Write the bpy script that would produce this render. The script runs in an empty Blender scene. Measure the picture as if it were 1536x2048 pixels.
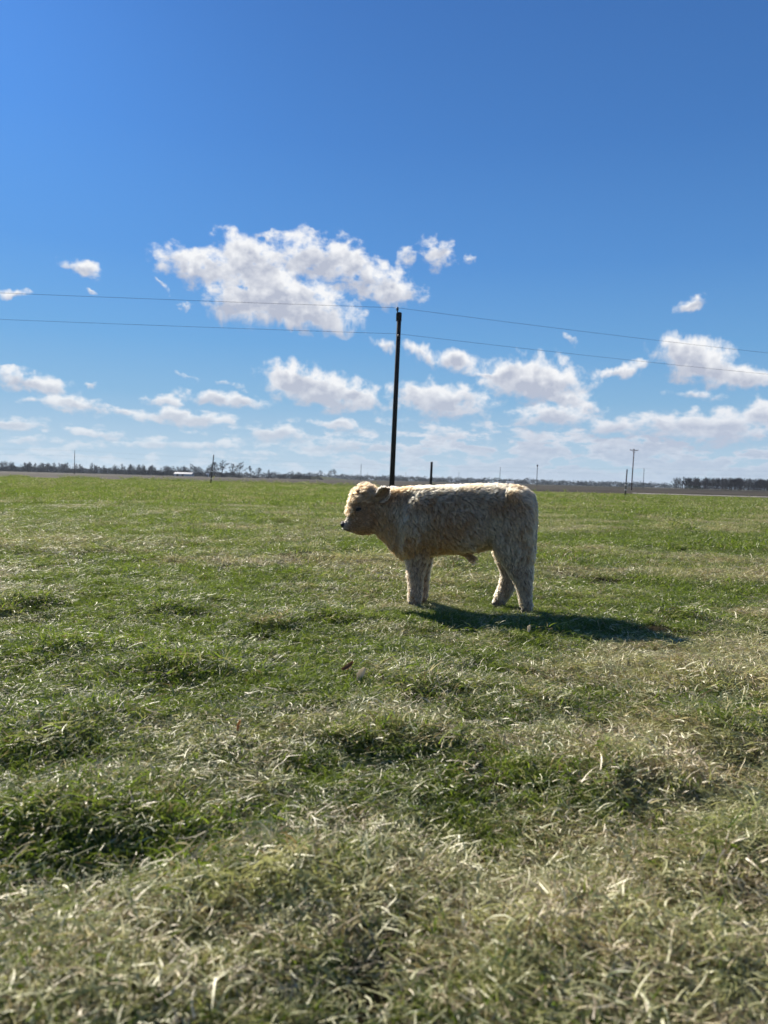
import bpy, bmesh, math, random
import numpy as np
from mathutils import Vector, Matrix, Euler
from mathutils.kdtree import KDTree

rad = math.radians
SC = bpy.context.scene
COL = SC.collection

# ------------------------------------------------------------------ camera
cam_d = bpy.data.cameras.new('camera')
cam = bpy.data.objects.new('camera', cam_d)
COL.objects.link(cam)
SC.camera = cam
cam_d.sensor_fit = 'VERTICAL'
cam_d.sensor_height = 36.0
cam_d.lens = 26.0
cam_d.clip_start = 0.05
cam_d.clip_end = 6000.0
EYE = 0.89
cam.matrix_world = (Matrix.Translation((0, 0, EYE)) @ Matrix.Rotation(rad(90 - 2.48), 4, 'X')
                    @ Matrix.Rotation(rad(1.47), 4, 'Z'))
cam_d.dof.use_dof = True
cam_d.dof.focus_distance = 5.2
cam_d.dof.aperture_fstop = 3.4

# ------------------------------------------------------------------ light, exposure
SUN_AZ, SUN_EL = -32.0, 31.0          # degrees, azimuth from +Y towards +X
SC.view_settings.view_transform = 'Standard'
SC.view_settings.look = 'None'
SC.view_settings.exposure = 0.66
SC.view_settings.gamma = 1.0
SC.view_settings.use_curve_mapping = False
sd = bpy.data.lights.new('sun', 'SUN')
sd.energy = 5.0
sd.angle = rad(0.5)
sd.color = (1.0, 0.92, 0.80)
sun = bpy.data.objects.new('sun', sd)
COL.objects.link(sun)
sv = Vector((math.sin(rad(SUN_AZ)) * math.cos(rad(SUN_EL)), math.cos(rad(SUN_AZ)) * math.cos(rad(SUN_EL)), math.sin(rad(SUN_EL))))
sun.rotation_euler = sv.to_track_quat('Z', 'Y').to_euler()

class NT:
    """small helper round a node tree"""
    def __init__(s, tree): s.t = tree; s.n = tree.nodes; s.l = tree.links
    def node(s, typ, **kw):
        n = s.n.new(typ)
        for k, v in kw.items(): setattr(n, k, v)
        return n
    def put(s, sock, v):
        if isinstance(v, bpy.types.NodeSocket): s.l.new(v, sock)
        elif v is not None: sock.default_value = v
    def math(s, op, a, b=None, c=None, clamp=False):
        n = s.node('ShaderNodeMath', operation=op, use_clamp=clamp)
        s.put(n.inputs[0], a); s.put(n.inputs[1], b); s.put(n.inputs[2], c)
        return n.outputs[0]
    def vmath(s, op, a, b=None, sc=None):
        n = s.node('ShaderNodeVectorMath', operation=op)
        s.put(n.inputs[0], a); s.put(n.inputs[1], b)
        if sc is not None: s.put(n.inputs['Scale'], sc)
        return n.outputs['Value'] if op in ('DOT_PRODUCT', 'LENGTH', 'DISTANCE') else n.outputs[0]
    def noise(s, vec, scale, detail=4, rough=.5, dist=0, lac=2.0, col=False):
        n = s.node('ShaderNodeTexNoise')
        s.put(n.inputs['Vector'], vec); s.put(n.inputs['Scale'], scale)
        n.inputs['Detail'].default_value = detail; n.inputs['Roughness'].default_value = rough
        n.inputs['Distortion'].default_value = dist; n.inputs['Lacunarity'].default_value = lac
        return n.outputs['Color' if col else 0]
    def ramp(s, fac, a, b, lo=0.0, hi=1.0, smooth=True):
        n = s.node('ShaderNodeMapRange', interpolation_type='SMOOTHSTEP' if smooth else 'LINEAR')
        s.put(n.inputs['Value'], fac); s.put(n.inputs['From Min'], a); s.put(n.inputs['From Max'], b)
        s.put(n.inputs['To Min'], lo); s.put(n.inputs['To Max'], hi)
        return n.outputs[0]
    def mix(s, fac, a, b, blend='MIX'):
        n = s.node('ShaderNodeMix', data_type='RGBA', blend_type=blend)
        s.put(n.inputs[0], fac); s.put(n.inputs[6], a); s.put(n.inputs[7], b)
        return n.outputs[2]
    def xyz(s, v):
        n = s.node('ShaderNodeSeparateXYZ'); s.put(n.inputs[0], v); return n.outputs
    def comb(s, x, y, z):
        n = s.node('ShaderNodeCombineXYZ')
        for i, v in enumerate((x, y, z)): s.put(n.inputs[i], v)
        return n.outputs[0]

# ------------------------------------------------------------------ sky with fair weather clouds
# (azimuth, elevation, half width, half height, tilt, weight) of each cloud lump, in degrees
CLOUDS = [(-14.25, 15.03, 3.23, 1.33, -9.8, 1),
 (-10.43, 15.85, 2.92, 1.77, -15.2, 1),
 (-6.13, 16.28, 3.21, 1.76, -6.6, 1),
 (-3.07, 15.55, 3.22, 1.86, -16.8, 1),
 (0.21, 14.24, 2.1, 1.36, -8.2, 1),
 (-8.33, 13.54, 5.64, 2.17, -11.6, 1.1),
 (-11.29, 12.65, 2.57, 1.63, -11.0, 1),
 (-6.41, 12.03, 3.8, 1.24, -5.3, 1),
 (-9.53, 17.61, 0.95, 0.45, -9.8, 0.7),
 (1.49, 16.55, 1.22, 0.9, 0.8, 0.62),
 (3.57, 16.85, 1.67, 1.18, -18.0, 0.72),
 (5.94, 16.4, 0.68, 0.42, -0.4, 0.5),
 (-22.33, 14.3, 1.48, 0.75, -11.5, 0.85),
 (-21.79, 12.58, 0.5, 0.2, -20, 0.6),
 (-26.48, 11.92, 1.06, 0.36, 7.2, 0.6),
 (-16.89, 13.52, 0.73, 0.33, -46.6, 0.6),
 (-14.99, 12.3, 0.8, 0.22, -5.3, 0.42),
 (-0.45, 10.31, 1.15, 0.56, -22.7, 0.75),
 (2.84, 9.49, 1.84, 0.74, -16.6, 0.75),
 (5.33, 9.16, 1.83, 0.96, -14.1, 0.85),
 (7.64, 8.25, 1.51, 0.41, -4.7, 0.8),
 (11.4, 7.7, 3.84, 1.92, -5.3, 1.1),
 (8.95, 8.33, 1.84, 0.94, 19.9, 0.9),
 (13.46, 6.3, 2.36, 0.73, -8.2, 0.9),
 (12.77, 5.12, 3.25, 0.89, 0.2, 0.9),
 (4.28, 6.23, 3.73, 1.51, -4.1, 1),
 (2.15, 6.75, 1.73, 0.98, 1.1, 0.9),
 (22.54, 8.93, 2.9, 1.63, -18.7, 1.1),
 (25.63, 7.79, 2.3, 1.02, -2.3, 1),
 (20.85, 9.92, 1.0, 0.55, -2.3, 0.9),
 (17.32, 8.34, 1.71, 0.51, 11.2, 0.8),
 (13.85, 10.58, 0.6, 0.32, -20, 0.62),
 (22.04, 12.98, 1.37, 0.59, 30.3, 0.75),
 (22.48, 6.57, 1.96, 0.45, -6.5, 0.6),
 (15.3, 5.57, 1.28, 0.55, -0.1, 0.8),
 (17.29, 4.4, 2.08, 0.88, 0.1, 0.9),
 (20.9, 4.55, 2.64, 1.07, -0.3, 1),
 (24.2, 4.18, 3.43, 1.33, -0.4, 1),
 (26.67, 5.19, 1.52, 1.02, -1.0, 1),
 (-5.16, 6.81, 4.14, 1.59, -10.0, 1.1),
 (-7.76, 7.75, 1.69, 0.9, -22.5, 1),
 (-2.38, 6.37, 2.31, 0.91, -6.3, 1),
 (-3.56, 4.25, 1.92, 0.53, -3.3, 0.8),
 (-8.39, 3.41, 2.28, 0.65, -1.1, 1),
 (-12.46, 5.79, 3.04, 0.63, -2.4, 0.95),
 (-16.79, 5.38, 1.56, 0.47, -2.1, 0.85),
 (-19.56, 4.47, 0.86, 0.32, -2.2, 0.8),
 (-15.35, 4.21, 3.64, 0.74, -0.6, 1),
 (-25.65, 6.1, 2.87, 0.76, -4.4, 1),
 (-22.75, 4.82, 2.15, 0.64, -5.1, 0.9),
 (-25.64, 4.91, 1.01, 0.24, -1.6, 0.7),
 (-26.88, 3.22, 2.5, 0.51, -2.4, 0.9),
 (-21.84, 6.21, 0.47, 0.25, 4.0, 0.7),
 (-21.41, 2.84, 2.38, 0.36, 0.5, 0.8),
 (-25.63, 2.08, 2.24, 0.31, 2.6, 0.7),
 (-17.28, 2.18, 2.86, 0.4, 0.1, 0.8),
 (-12.96, 2.19, 2.59, 0.38, -0.1, 0.75),
 (-9.61, 1.85, 3.03, 0.34, 1.7, 0.6),
 (-2.76, 2.63, 3.47, 0.54, 1.5, 0.7),
 (-14.85, 7.31, 0.86, 0.22, -11.9, 0.5),
 (-12.3, 7.05, 0.81, 0.3, -7.1, 0.55),
 (-11.0, 6.68, 0.59, 0.45, -37.9, 0.5)]
world = bpy.data.worlds.new('World')
SC.world = world
world.use_nodes = True
w = NT(world.node_tree)
w.n.clear()
sky = w.node('ShaderNodeTexSky', sky_type='NISHITA')
sky.sun_disc = False
sky.sun_elevation = rad(SUN_EL)
sky.sun_rotation = rad(SUN_AZ)
sky.altitude = 200
sky.air_density = 1.0
sky.dust_density = 0.35
sky.ozone_density = 2.5
tc = w.node('ShaderNodeTexCoord')
D = tc.outputs['Generated']
dx, dy, dz = w.xyz(D)
az = w.math('MULTIPLY', w.math('ARCTAN2', dx, dy), 180 / math.pi)
el = w.math('MAXIMUM', w.math('MULTIPLY', w.math('ARCSINE', dz), 180 / math.pi), 0.0)
P = w.comb(az, el, 0.0)
# warp the coordinates a little so that no lump keeps its ellipse
wn = w.noise(P, 0.55, 3, .55, col=True)
warp = w.vmath('SCALE', w.vmath('SUBTRACT', wn, (0.5, 0.5, 0.5)), sc=w.ramp(el, 0, 14, 0.9, 2.4, False))
PW = w.vmath('ADD', P, warp)
acc = None
for a, e, rx, ry, rot, st in CLOUDS:
    m = w.node('ShaderNodeMapping', vector_type='TEXTURE')
    if acc is None:
        w.put(m.inputs[0], PW)
    else:                       # a vanishing term keeps the shader evaluating the lumps one after another (stack size)
        q = w.node('ShaderNodeVectorMath', operation='MULTIPLY_ADD')
        w.put(q.inputs[0], acc); q.inputs[1].default_value = (1e-7, 1e-7, 0); w.put(q.inputs[2], PW)
        w.put(m.inputs[0], q.outputs[0])
    m.inputs['Location'].default_value = (a, e, 0)
    m.inputs['Rotation'].default_value = (0, 0, rad(rot))
    m.inputs['Scale'].default_value = (rx * 1.50, ry * 1.40, 1)
    g = w.node('ShaderNodeTexGradient', gradient_type='SPHERICAL')
    w.put(g.inputs[0], m.outputs[0])
    v4 = w.math('POWER', w.math('MULTIPLY', g.outputs[1], st), 4.0)
    pair = w.comb(v4, w.math('MULTIPLY', v4, w.xyz(m.outputs[0])[1]), 0.0)
    acc = pair if acc is None else w.vmath('ADD', acc, pair)
V4, Y4, _ = w.xyz(acc)
field = w.math('POWER', V4, 0.25)
hgt = w.math('DIVIDE', Y4, w.math('ADD', V4, .0005))     # height within the lump: lit tops, shaded bases
# low bank of distant cloud along the horizon, thicker to the right, and the same weather outside the frame
LP = w.comb(az, w.math('MULTIPLY', el, 3.0), 7.3)
low_n = w.noise(LP, 0.30, 5, .6)
bank = w.math('MULTIPLY', w.ramp(el, 0.5, 6.8, 1.0, 0.0), w.ramp(az, -12, 10, 0.40, 1.02))
bank = w.math('MULTIPLY', bank, w.ramp(low_n, .38, .60, .25, 1.25))
wide_n = w.noise(w.comb(w.math('MULTIPLY', az, .6), el, 3.1), 0.16, 2, .5)
outside = w.ramp(w.math('ABSOLUTE', az), 29, 36, 0.0, 1.0)
wide = w.math('MULTIPLY', w.math('MULTIPLY', w.ramp(wide_n, .48, .72), outside), w.ramp(el, 9, 24, .8, 0.0))
field = w.math('MAXIMUM', field, w.math('MAXIMUM', bank, wide))
# billows
NP = w.comb(az, w.math('MULTIPLY', el, w.ramp(el, 1, 12, 2.4, 1.35, False)), 0.0)
b0 = w.noise(NP, 0.72, 10, .585, .2)
s0 = w.noise(NP, 0.6, 4.0, .55)
s1 = w.noise(w.vmath('ADD', NP, (-0.28, 0.55, 0.0)), 0.6, 4.0, .55)      # a step towards the sun
dens = w.math('ADD', field, w.math('MULTIPLY', w.math('MULTIPLY', w.math('SUBTRACT', b0, .5), 1.45), w.ramp(field, .02, .22)))
mask = w.ramp(dens, .17, .66)
body = w.math('ADD', field, w.math('MULTIPLY', w.math('SUBTRACT', s0, .5), .9))
thick = w.ramp(body, .36, .92)
relief = w.math('MULTIPLY', w.math('SUBTRACT', s0, s1), 1.9)
lum = w.math('SUBTRACT', 1.0, w.math('MULTIPLY', thick, .62))
lum = w.math('ADD', lum, w.math('MULTIPLY', relief, w.ramp(thick, 0, .4, .2, 1.0)))
lum = w.math('ADD', lum, w.math('MULTIPLY', w.math('ADD', hgt, -.10), 1.25))
lum = w.math('MINIMUM', w.math('MAXIMUM', lum, .12), 1.0)
shade = w.mix(lum, (0.42, 0.465, 0.59, 1), (0.93, 0.94, 0.96, 1))
# far clouds sink into the pale air above the horizon
far_air = w.mix(w.ramp(az, -16, 16), (0.64, 0.73, 0.82, 1), (0.50, 0.585, 0.73, 1))
shade = w.mix(w.ramp(el, 0.0, 9.0, .72, 0.0), shade, far_air)
mask = w.math('MULTIPLY', mask, w.ramp(el, 0.0, 4.0, .55, 1.0))
# clear sky: colour by elevation, brightness from the physical sky towards the sun
cr = w.node('ShaderNodeValToRGB')
w.put(cr.inputs[0], w.math('DIVIDE', el, 90.0))
stops = [(0.0, (.48, .61, .72)), (2.5, (.40, .56, .71)), (6, (.24, .45, .68)), (10, (.155, .37, .67)), (16, (.100, .285, .64)),
         (24, (.075, .232, .60)), (33, (.064, .20, .56)), (60, (.045, .13, .43)), (90, (.035, .105, .37))]
e0 = cr.color_ramp.elements
e0[0].position = 0; e0[0].color = (*stops[0][1], 1)
e0[1].position = 1; e0[1].color = (*stops[-1][1], 1)
for p_, c_ in stops[1:-1]:
    q = e0.new(p_ / 90); q.color = (*c_, 1)
STR = 0.10
bw = w.node('ShaderNodeRGBToBW'); w.put(bw.inputs[0], sky.outputs[0])
glow = w.math('POWER', w.math('MULTIPLY', bw.outputs[0], STR / .36), .42)
glow = w.math('MINIMUM', glow, 1.75)
gk = w.ramp(el, 2, 26, 0.12, 1.0)
glow = w.math('ADD', w.math('MULTIPLY', glow, gk), w.math('SUBTRACT', 1.0, gk))
clear = w.vmath('SCALE', cr.outputs[0], sc=glow)
final = w.mix(mask, clear, shade)
final = w.vmath('SCALE', final, sc=2 ** -.66 / STR)
bg = w.node('ShaderNodeBackground')
bg.inputs[1].default_value = STR
w.put(bg.inputs[0], final)
wo = w.node('ShaderNodeOutputWorld')
w.l.new(bg.outputs[0], wo.inputs[0])
world.cycles.sampling_method = 'MANUAL'
world.cycles.sample_map_resolution = 512
SC.cycles.max_bounces = 6
SC.cycles.transparent_max_bounces = 8
SC.cycles.caustics_reflective = False
SC.cycles.caustics_refractive = False

# ------------------------------------------------------------------ helpers
def link(o, parent=None):
    COL.objects.link(o)
    if parent is not None: o.parent = parent
    return o
def tag(o, label=None, cat=None, group=None, kind=None):
    if label: o['label'] = label
    if cat: o['category'] = cat
    if group: o['group'] = group
    if kind: o['kind'] = kind
    return o
def mesh_obj(name, verts, faces, mat, parent=None, smooth=False):
    me = bpy.data.meshes.new(name)
    me.from_pydata([tuple(map(float, v)) for v in verts], [], [tuple(map(int, f)) for f in faces])
    if mat: me.materials.append(mat)
    if smooth: me.shade_smooth()
    me.update()
    return link(bpy.data.objects.new(name, me), parent)
def empty(name, loc):
    o = bpy.data.objects.new(name, None); o.empty_display_size = .2
    o.location = loc
    return link(o)
def material(name):
    m = bpy.data.materials.new(name); m.use_nodes = True
    m.node_tree.nodes.clear()
    t = NT(m.node_tree)
    out = t.node('ShaderNodeOutputMaterial')
    return m, t, out
def principled(t, out, col, rough=.8, spec=.3, normal=None, **kw):
    p = t.node('ShaderNodeBsdfPrincipled')
    t.put(p.inputs['Base Color'], col); t.put(p.inputs['Roughness'], rough)
    p.inputs['Specular IOR Level'].default_value = spec
    for k, v in kw.items(): t.put(p.inputs[k], v)
    if normal is not None: t.l.new(normal, p.inputs['Normal'])
    t.l.new(p.outputs[0], out.inputs[0])
    return p
def bump(t, h, strength=.5, dist=.01):
    b = t.node('ShaderNodeBump'); b.inputs['Strength'].default_value = strength; b.inputs['Distance'].default_value = dist
    t.l.new(h, b.inputs['Height']); return b.outputs[0]
def tube(pts, radii, n=8, cap=True):
    """verts, faces of a round tube along a polyline"""
    V, F = [], []
    pts = [Vector(p) for p in pts]
    side = None
    for i, p in enumerate(pts):
        d = (pts[min(i + 1, len(pts) - 1)] - pts[max(i - 1, 0)]).normalized()
        if side is None: side = d.orthogonal().normalized()
        side = (side - d * side.dot(d)).normalized()
        up = d.cross(side)
        for k in range(n):
            a = 2 * math.pi * k / n
            V.append(p + (side * math.cos(a) + up * math.sin(a)) * radii[i])
    for i in range(len(pts) - 1):
        for k in range(n):
            F.append((i * n + k, i * n + (k + 1) % n, (i + 1) * n + (k + 1) % n, (i + 1) * n + k))
    if cap:
        F.append(tuple(range(n))[::-1]); F.append(tuple((len(pts) - 1) * n + k for k in range(n)))
    return V, F
def join(parts):
    V, F = [], []
    for v, f in parts:
        b = len(V); V += list(v); F += [tuple(i + b for i in q) for q in f]
    return V, F
def box(c, s):
    x, y, z = c; a, b, d = s[0] / 2, s[1] / 2, s[2] / 2
    V = [(x + i * a, y + j * b, z + k * d) for k in (-1, 1) for j in (-1, 1) for i in (-1, 1)]
    return V, [(0, 2, 3, 1), (4, 5, 7, 6), (0, 1, 5, 4), (2, 6, 7, 3), (0, 4, 6, 2), (1, 3, 7, 5)]

# ------------------------------------------------------------------ relief of the pasture
_r = np.random.RandomState(5)
_tab = _r.rand(256, 256)
def vnoise(x, y):
    xi = np.floor(x).astype(int); yi = np.floor(y).astype(int)
    fx = x - xi; fy = y - yi
    fx = fx * fx * (3 - 2 * fx); fy = fy * fy * (3 - 2 * fy)
    g = lambda a, b: _tab[a & 255, b & 255]
    return (g(xi, yi) * (1 - fx) * (1 - fy) + g(xi + 1, yi) * fx * (1 - fy) + g(xi, yi + 1) * (1 - fx) * fy + g(xi + 1, yi + 1) * fx * fy) - .5
# humps (x, y, radius, height): tussocks and hollows the photograph shows
HUMPS = [(-2.28, 4.72, .26, .075), (-.66, 4.45, .30, .06), (-.30, 4.62, .20, .075), (-1.33, 4.75, .2, .04), (2.0, 4.95, .22, .045),
         (-.82, 6.6, .3, .06), (-.15, 7.9, .45, .05), (-2.1, 14.5, .5, .07), (.15, 3.1, .22, .035), (.05, 2.45, .2, .05), (.75, 2.2, .25, .05),
         (-.2, 1.55, .28, .055), (-.62, 1.60, .14, -.05), (.25, 1.75, .12, -.04), (-.95, 2.15, .14, -.02), (.62, 2.35, .14, -.05), (-.75, 1.9, .3, .03), (.9, 1.75, .25, .045), (.45, 1.35, .25, .03), (-.55, 1.25, .25, .04),
         (-1.5, 3.6, .3, .045), (-.9, 3.3, .3, .05), (1.5, 3.2, .35, .04), (1.25, 2.7, .3, .03), (-1.05, 2.5, .3, .04), (.1, 4.05, .3, -.02)]
def height(x, y):
    x = np.asarray(x, float); y = np.asarray(y, float)
    d = np.hypot(x, y)
    k = np.clip(1 - (d - 9) / 30, .25, 1)
    h = .040 * vnoise(x * .9 + 9.3, y * .9 + 2.1) + .034 * vnoise(x * 2.6 + 40, y * 2.6) + .034 * vnoise(x * 6.0, y * 6.0 + 70)
    h = h * k + .10 * vnoise(x * .13 + 5, y * .13) * np.clip((d - 8) / 20, 0, 1)
    # level standing ground for the calf
    c = np.clip(np.hypot((x - .75) / 1.0, (y - 5.3) / .5) - .5, 0, 1)
    h = h * (.25 + .75 * c) - .016 * (1 - c)
    for hx, hy, r, a in HUMPS:
        h = h + .68 * a * np.exp(-((x - hx) ** 2 + (y - hy) ** 2) / (r * r * .6))
    return h
def edge_y(x):            # far edge of the pasture
    return 89.0 - .35 * x
# dry bare-thatch patches (x, y, rx, ry)
DRY = [(1.55, 3.75, .75, .35), (2.3, 4.0, .6, .3), (1.2, 3.3, .6, .35), (.1, 3.35, .5, .3), (-.55, 2.05, .45, .4), (.55, 2.5, .7, .4), (1.3, 2.3, .6, .4),
       (-.15, 7.9, .5, .4), (-2.5, 12.6, 1.3, .6), (-1.9, 7.5, .9, .4), (-1.0, 7.4, .7, .3), (-.9, 7.9, 1.0, .35), (-.1, 4.35, .3, .2), (-.7, 4.4, .35, .2), (.55, 4.15, .35, .2),
       (.2, 1.5, .6, .4), (.8, 1.35, .6, .4), (-.5, 1.4, .7, .25), (2.9, 5.2, .7, .3), (3.6, 7.2, 1.3, .5), (-1.35, 3.1, .5, .25), (1.0, 1.9, .8, .5), (2.3, 3.2, .6, .5)]
def dryness(x, y):
    x = np.asarray(x, float); y = np.asarray(y, float)
    d = np.hypot(x, y)
    v = .26 + 1.25 * vnoise(x * .8 + 13, y * .8 + 3) + .5 * vnoise(x * .25 + 70, y * .25) + .9 * vnoise(x * 2.3 + 30, y * 2.3 + 7) + .45 * vnoise(x * 6 + 3, y * 6)
    v = v + np.clip((3.0 - d) / 2.0, 0, 1) * .0 - np.clip((d - 3.8) / 4, 0, 1) * .06
    for hx, hy, a, b in DRY:
        v = v + (.85 if a > .5 and hx > -.2 and hy > 2.2 else .55) * np.exp(-(((x - hx) / a) ** 2 + ((y - hy) / b) ** 2))
    return np.clip(v, 0, 1)

# ------------------------------------------------------------------ ground sheets
def soil_material():
    m, t, out = material('pasture_soil')
    g = t.node('ShaderNodeNewGeometry').outputs['Position']
    n1 = t.noise(g, .35, 5, .6); n2 = t.noise(g, 9, 4, .6); n3 = t.noise(g, 1.3, 4, .6)
    near = t.mix(n2, (.018, .015, .008, 1), (.055, .045, .024, 1))
    far = t.mix(t.ramp(n3, .35, .65), (.085, .11, .018, 1), (.15, .165, .04, 1))
    far = t.mix(t.ramp(n1, .48, .68, 0, .75), far, (.20, .17, .085, 1))
    x, y, z = t.xyz(g)
    col = t.mix(t.ramp(y, 6, 16), near, far)
    principled(t, out, col, .95, .05, bump(t, n2, .6, .02))
    return m
soil = soil_material()
def sheet(name, xs, ys, hf, mat, zoff=0.0):
    X, Y = np.meshgrid(xs, ys)
    Z = hf(X, Y) + zoff
    nx, ny = len(xs), len(ys)
    V = np.stack([X, Y, Z], -1).reshape(-1, 3)
    i = np.arange(nx - 1)[None, :] + nx * np.arange(ny - 1)[:, None]
    F = np.stack([i, i + 1, i + nx + 1, i + nx], -1).reshape(-1, 4)
    me = bpy.data.meshes.new(name)
    me.vertices.add(len(V)); me.vertices.foreach_set('co', V.ravel())
    me.loops.add(F.size); me.polygons.add(len(F))
    me.loops.foreach_set('vertex_index', F.ravel().astype(np.int32))
    me.polygons.foreach_set('loop_start', np.arange(0, F.size, 4, dtype=np.int32))
    me.polygons.foreach_set('use_smooth', np.ones(len(F), bool))
    me.materials.append(mat); me.update(calc_edges=True)
    return tag(link(bpy.data.objects.new(name, me)), kind='structure')
def axis(lo, hi, step0, grow, centre=0.0):
    out = [centre]; s = step0; v = centre
    while v < hi: v += s; s *= grow; out.append(min(v, hi))
    v = centre; s = step0
    while v > lo: v -= s; s *= grow; out.insert(0, max(v, lo))
    return np.array(sorted(set(out)))
xs = axis(-320, 320, .05, 1.022); 
ys = np.concatenate([np.arange(-3, 8, .05), 8 + np.cumsum(.05 * 1.03 ** np.arange(110))])
# v runs 0..1 from behind the camera to the pasture's slanting far edge
def pasture():
    me_y = ys[ys < 86.0]
    X, Y = np.meshgrid(xs, me_y)
    end = edge_y(np.clip(X, -150, 150)) + .25 * vnoise(X * .5, X * 0 + 3) * 2
    k = np.clip((Y - 30) / (me_y[-1] - 30), 0, 1)
    Y = np.where(Y > 30, 30 + k * (end - 30), Y)
    return X, Y
X, Y = pasture()
Z = height(X, Y) - .012
ny, nx = X.shape
def grid_mesh(name, X, Y, Z, mat):
    ny, nx = X.shape
    V = np.stack([X, Y, Z], -1).reshape(-1, 3)
    i = np.arange(nx - 1)[None, :] + nx * np.arange(ny - 1)[:, None]
    F = np.stack([i, i + 1, i + nx + 1, i + nx], -1).reshape(-1, 4)
    me = bpy.data.meshes.new(name)
    me.vertices.add(len(V)); me.vertices.foreach_set('co', V.ravel())
    me.loops.add(F.size); me.polygons.add(len(F))
    me.loops.foreach_set('vertex_index', F.ravel().astype(np.int32))
    me.polygons.foreach_set('loop_start', np.arange(0, F.size, 4, dtype=np.int32))
    me.polygons.foreach_set('use_smooth', np.ones(len(F), bool))
    me.materials.append(mat); me.update(calc_edges=True)
    return tag(link(bpy.data.objects.new(name, me)), kind='structure')
grid_mesh('pasture_ground', X, Y, Z, soil)

# ploughed field, track and grass strip beyond the pasture
def field_material():
    m, t, out = material('ploughed_earth')
    g = t.node('ShaderNodeNewGeometry').outputs['Position']
    x, y, z = t.xyz(g)
    u = t.math('ADD', y, t.math('MULTIPLY', x, .35))
    S = t.comb(t.math('MULTIPLY', x, .02), u, 0.0)
    rows = t.noise(S, .10, 4, .55)
    fine = t.noise(t.comb(t.math('MULTIPLY', x, .25), u, 0.0), .9, 5, .7)
    col = t.mix(t.ramp(rows, .43, .57), (.026, .022, .018, 1), (.085, .070, .054, 1))
    col = t.mix(t.ramp(fine, .45, .75, 0, .7), col, (.13, .11, .085, 1))
    green = t.ramp(t.noise(S, .05, 2, .5), .52, .62, 0, .55)
    col = t.mix(green, col, (.045, .055, .026, 1))
    principled(t, out, col, .95, .05, bump(t, fine, .5, .1))
    return m
fieldm = field_material()
fx = np.concatenate([-np.geomspace(2400, 30, 60), np.linspace(-29, 60, 60), np.geomspace(61, 2400, 60)])
fv = np.concatenate([np.linspace(0, 60, 50), np.geomspace(62, 3600, 50)])
FX, FV = np.meshgrid(fx, fv)
FY = edge_y(np.clip(FX, -150, 150)) - 1.2 + FV
FZ = -.06 + .10 * vnoise(FX * .2, FV * 1.2) * np.clip(FV / 4, 0, 1) * np.clip(1 - FV / 300, .3, 1)
# near edge tucked under the pasture, a shallow bank where the field begins
FZ = FZ - .02
grid_mesh('ploughed_field', FX, FY, FZ, fieldm)
def gravel_material():
    m, t, out = material('pale_gravel')
    g = t.node('ShaderNodeNewGeometry').outputs['Position']
    n = t.noise(g, 1.3, 6, .65)
    principled(t, out, t.mix(n, (.30, .27, .23, 1), (.52, .49, .44, 1)), .95, .05)
    return m
gravel = gravel_material()
def strip(name, pts, width, z, mat, seg=60):
    P = np.array(pts, float); tt = np.linspace(0, len(P) - 1, seg)
    cx = np.interp(tt, range(len(P)), P[:, 0]); cy = np.interp(tt, range(len(P)), P[:, 1])
    wv = np.interp(tt, range(len(P)), np.full(len(P), width))
    rr = np.random.RandomState(3)
    rows = [cy - wv * (.5 + .1 * rr.rand(seg)), cy, cy + wv * (.5 + .1 * rr.rand(seg))]
    X = np.stack([cx] * 3); Y = np.stack(rows); Z = np.full_like(X, z); Z[1] += .04
    return grid_mesh(name, X, Y, Z, mat)
strip('gravel_track', [(27, 81.0), (37, 77.4), (60, 69.4), (140, 41.4)], 1.7, .13, gravel)
strip('gravel_road', [(150, 432), (200, 408), (260, 372), (420, 300)], 18, .32, gravel)
gm, gt, go = material('verge_green')
gg = gt.node('ShaderNodeNewGeometry').outputs['Position']
principled(gt, go, gt.mix(gt.noise(gg, .05, 4, .6), (.05, .065, .022, 1), (.085, .09, .045, 1)), .95, .05)
strip('grass_verge', [(60, 432), (150, 418), (230, 375), (330, 320)], 26, .22, gm)
strip('grass_verge', [(-400, 640), (-150, 560), (0, 520), (200, 480)], 40, .05, gm)

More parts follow.
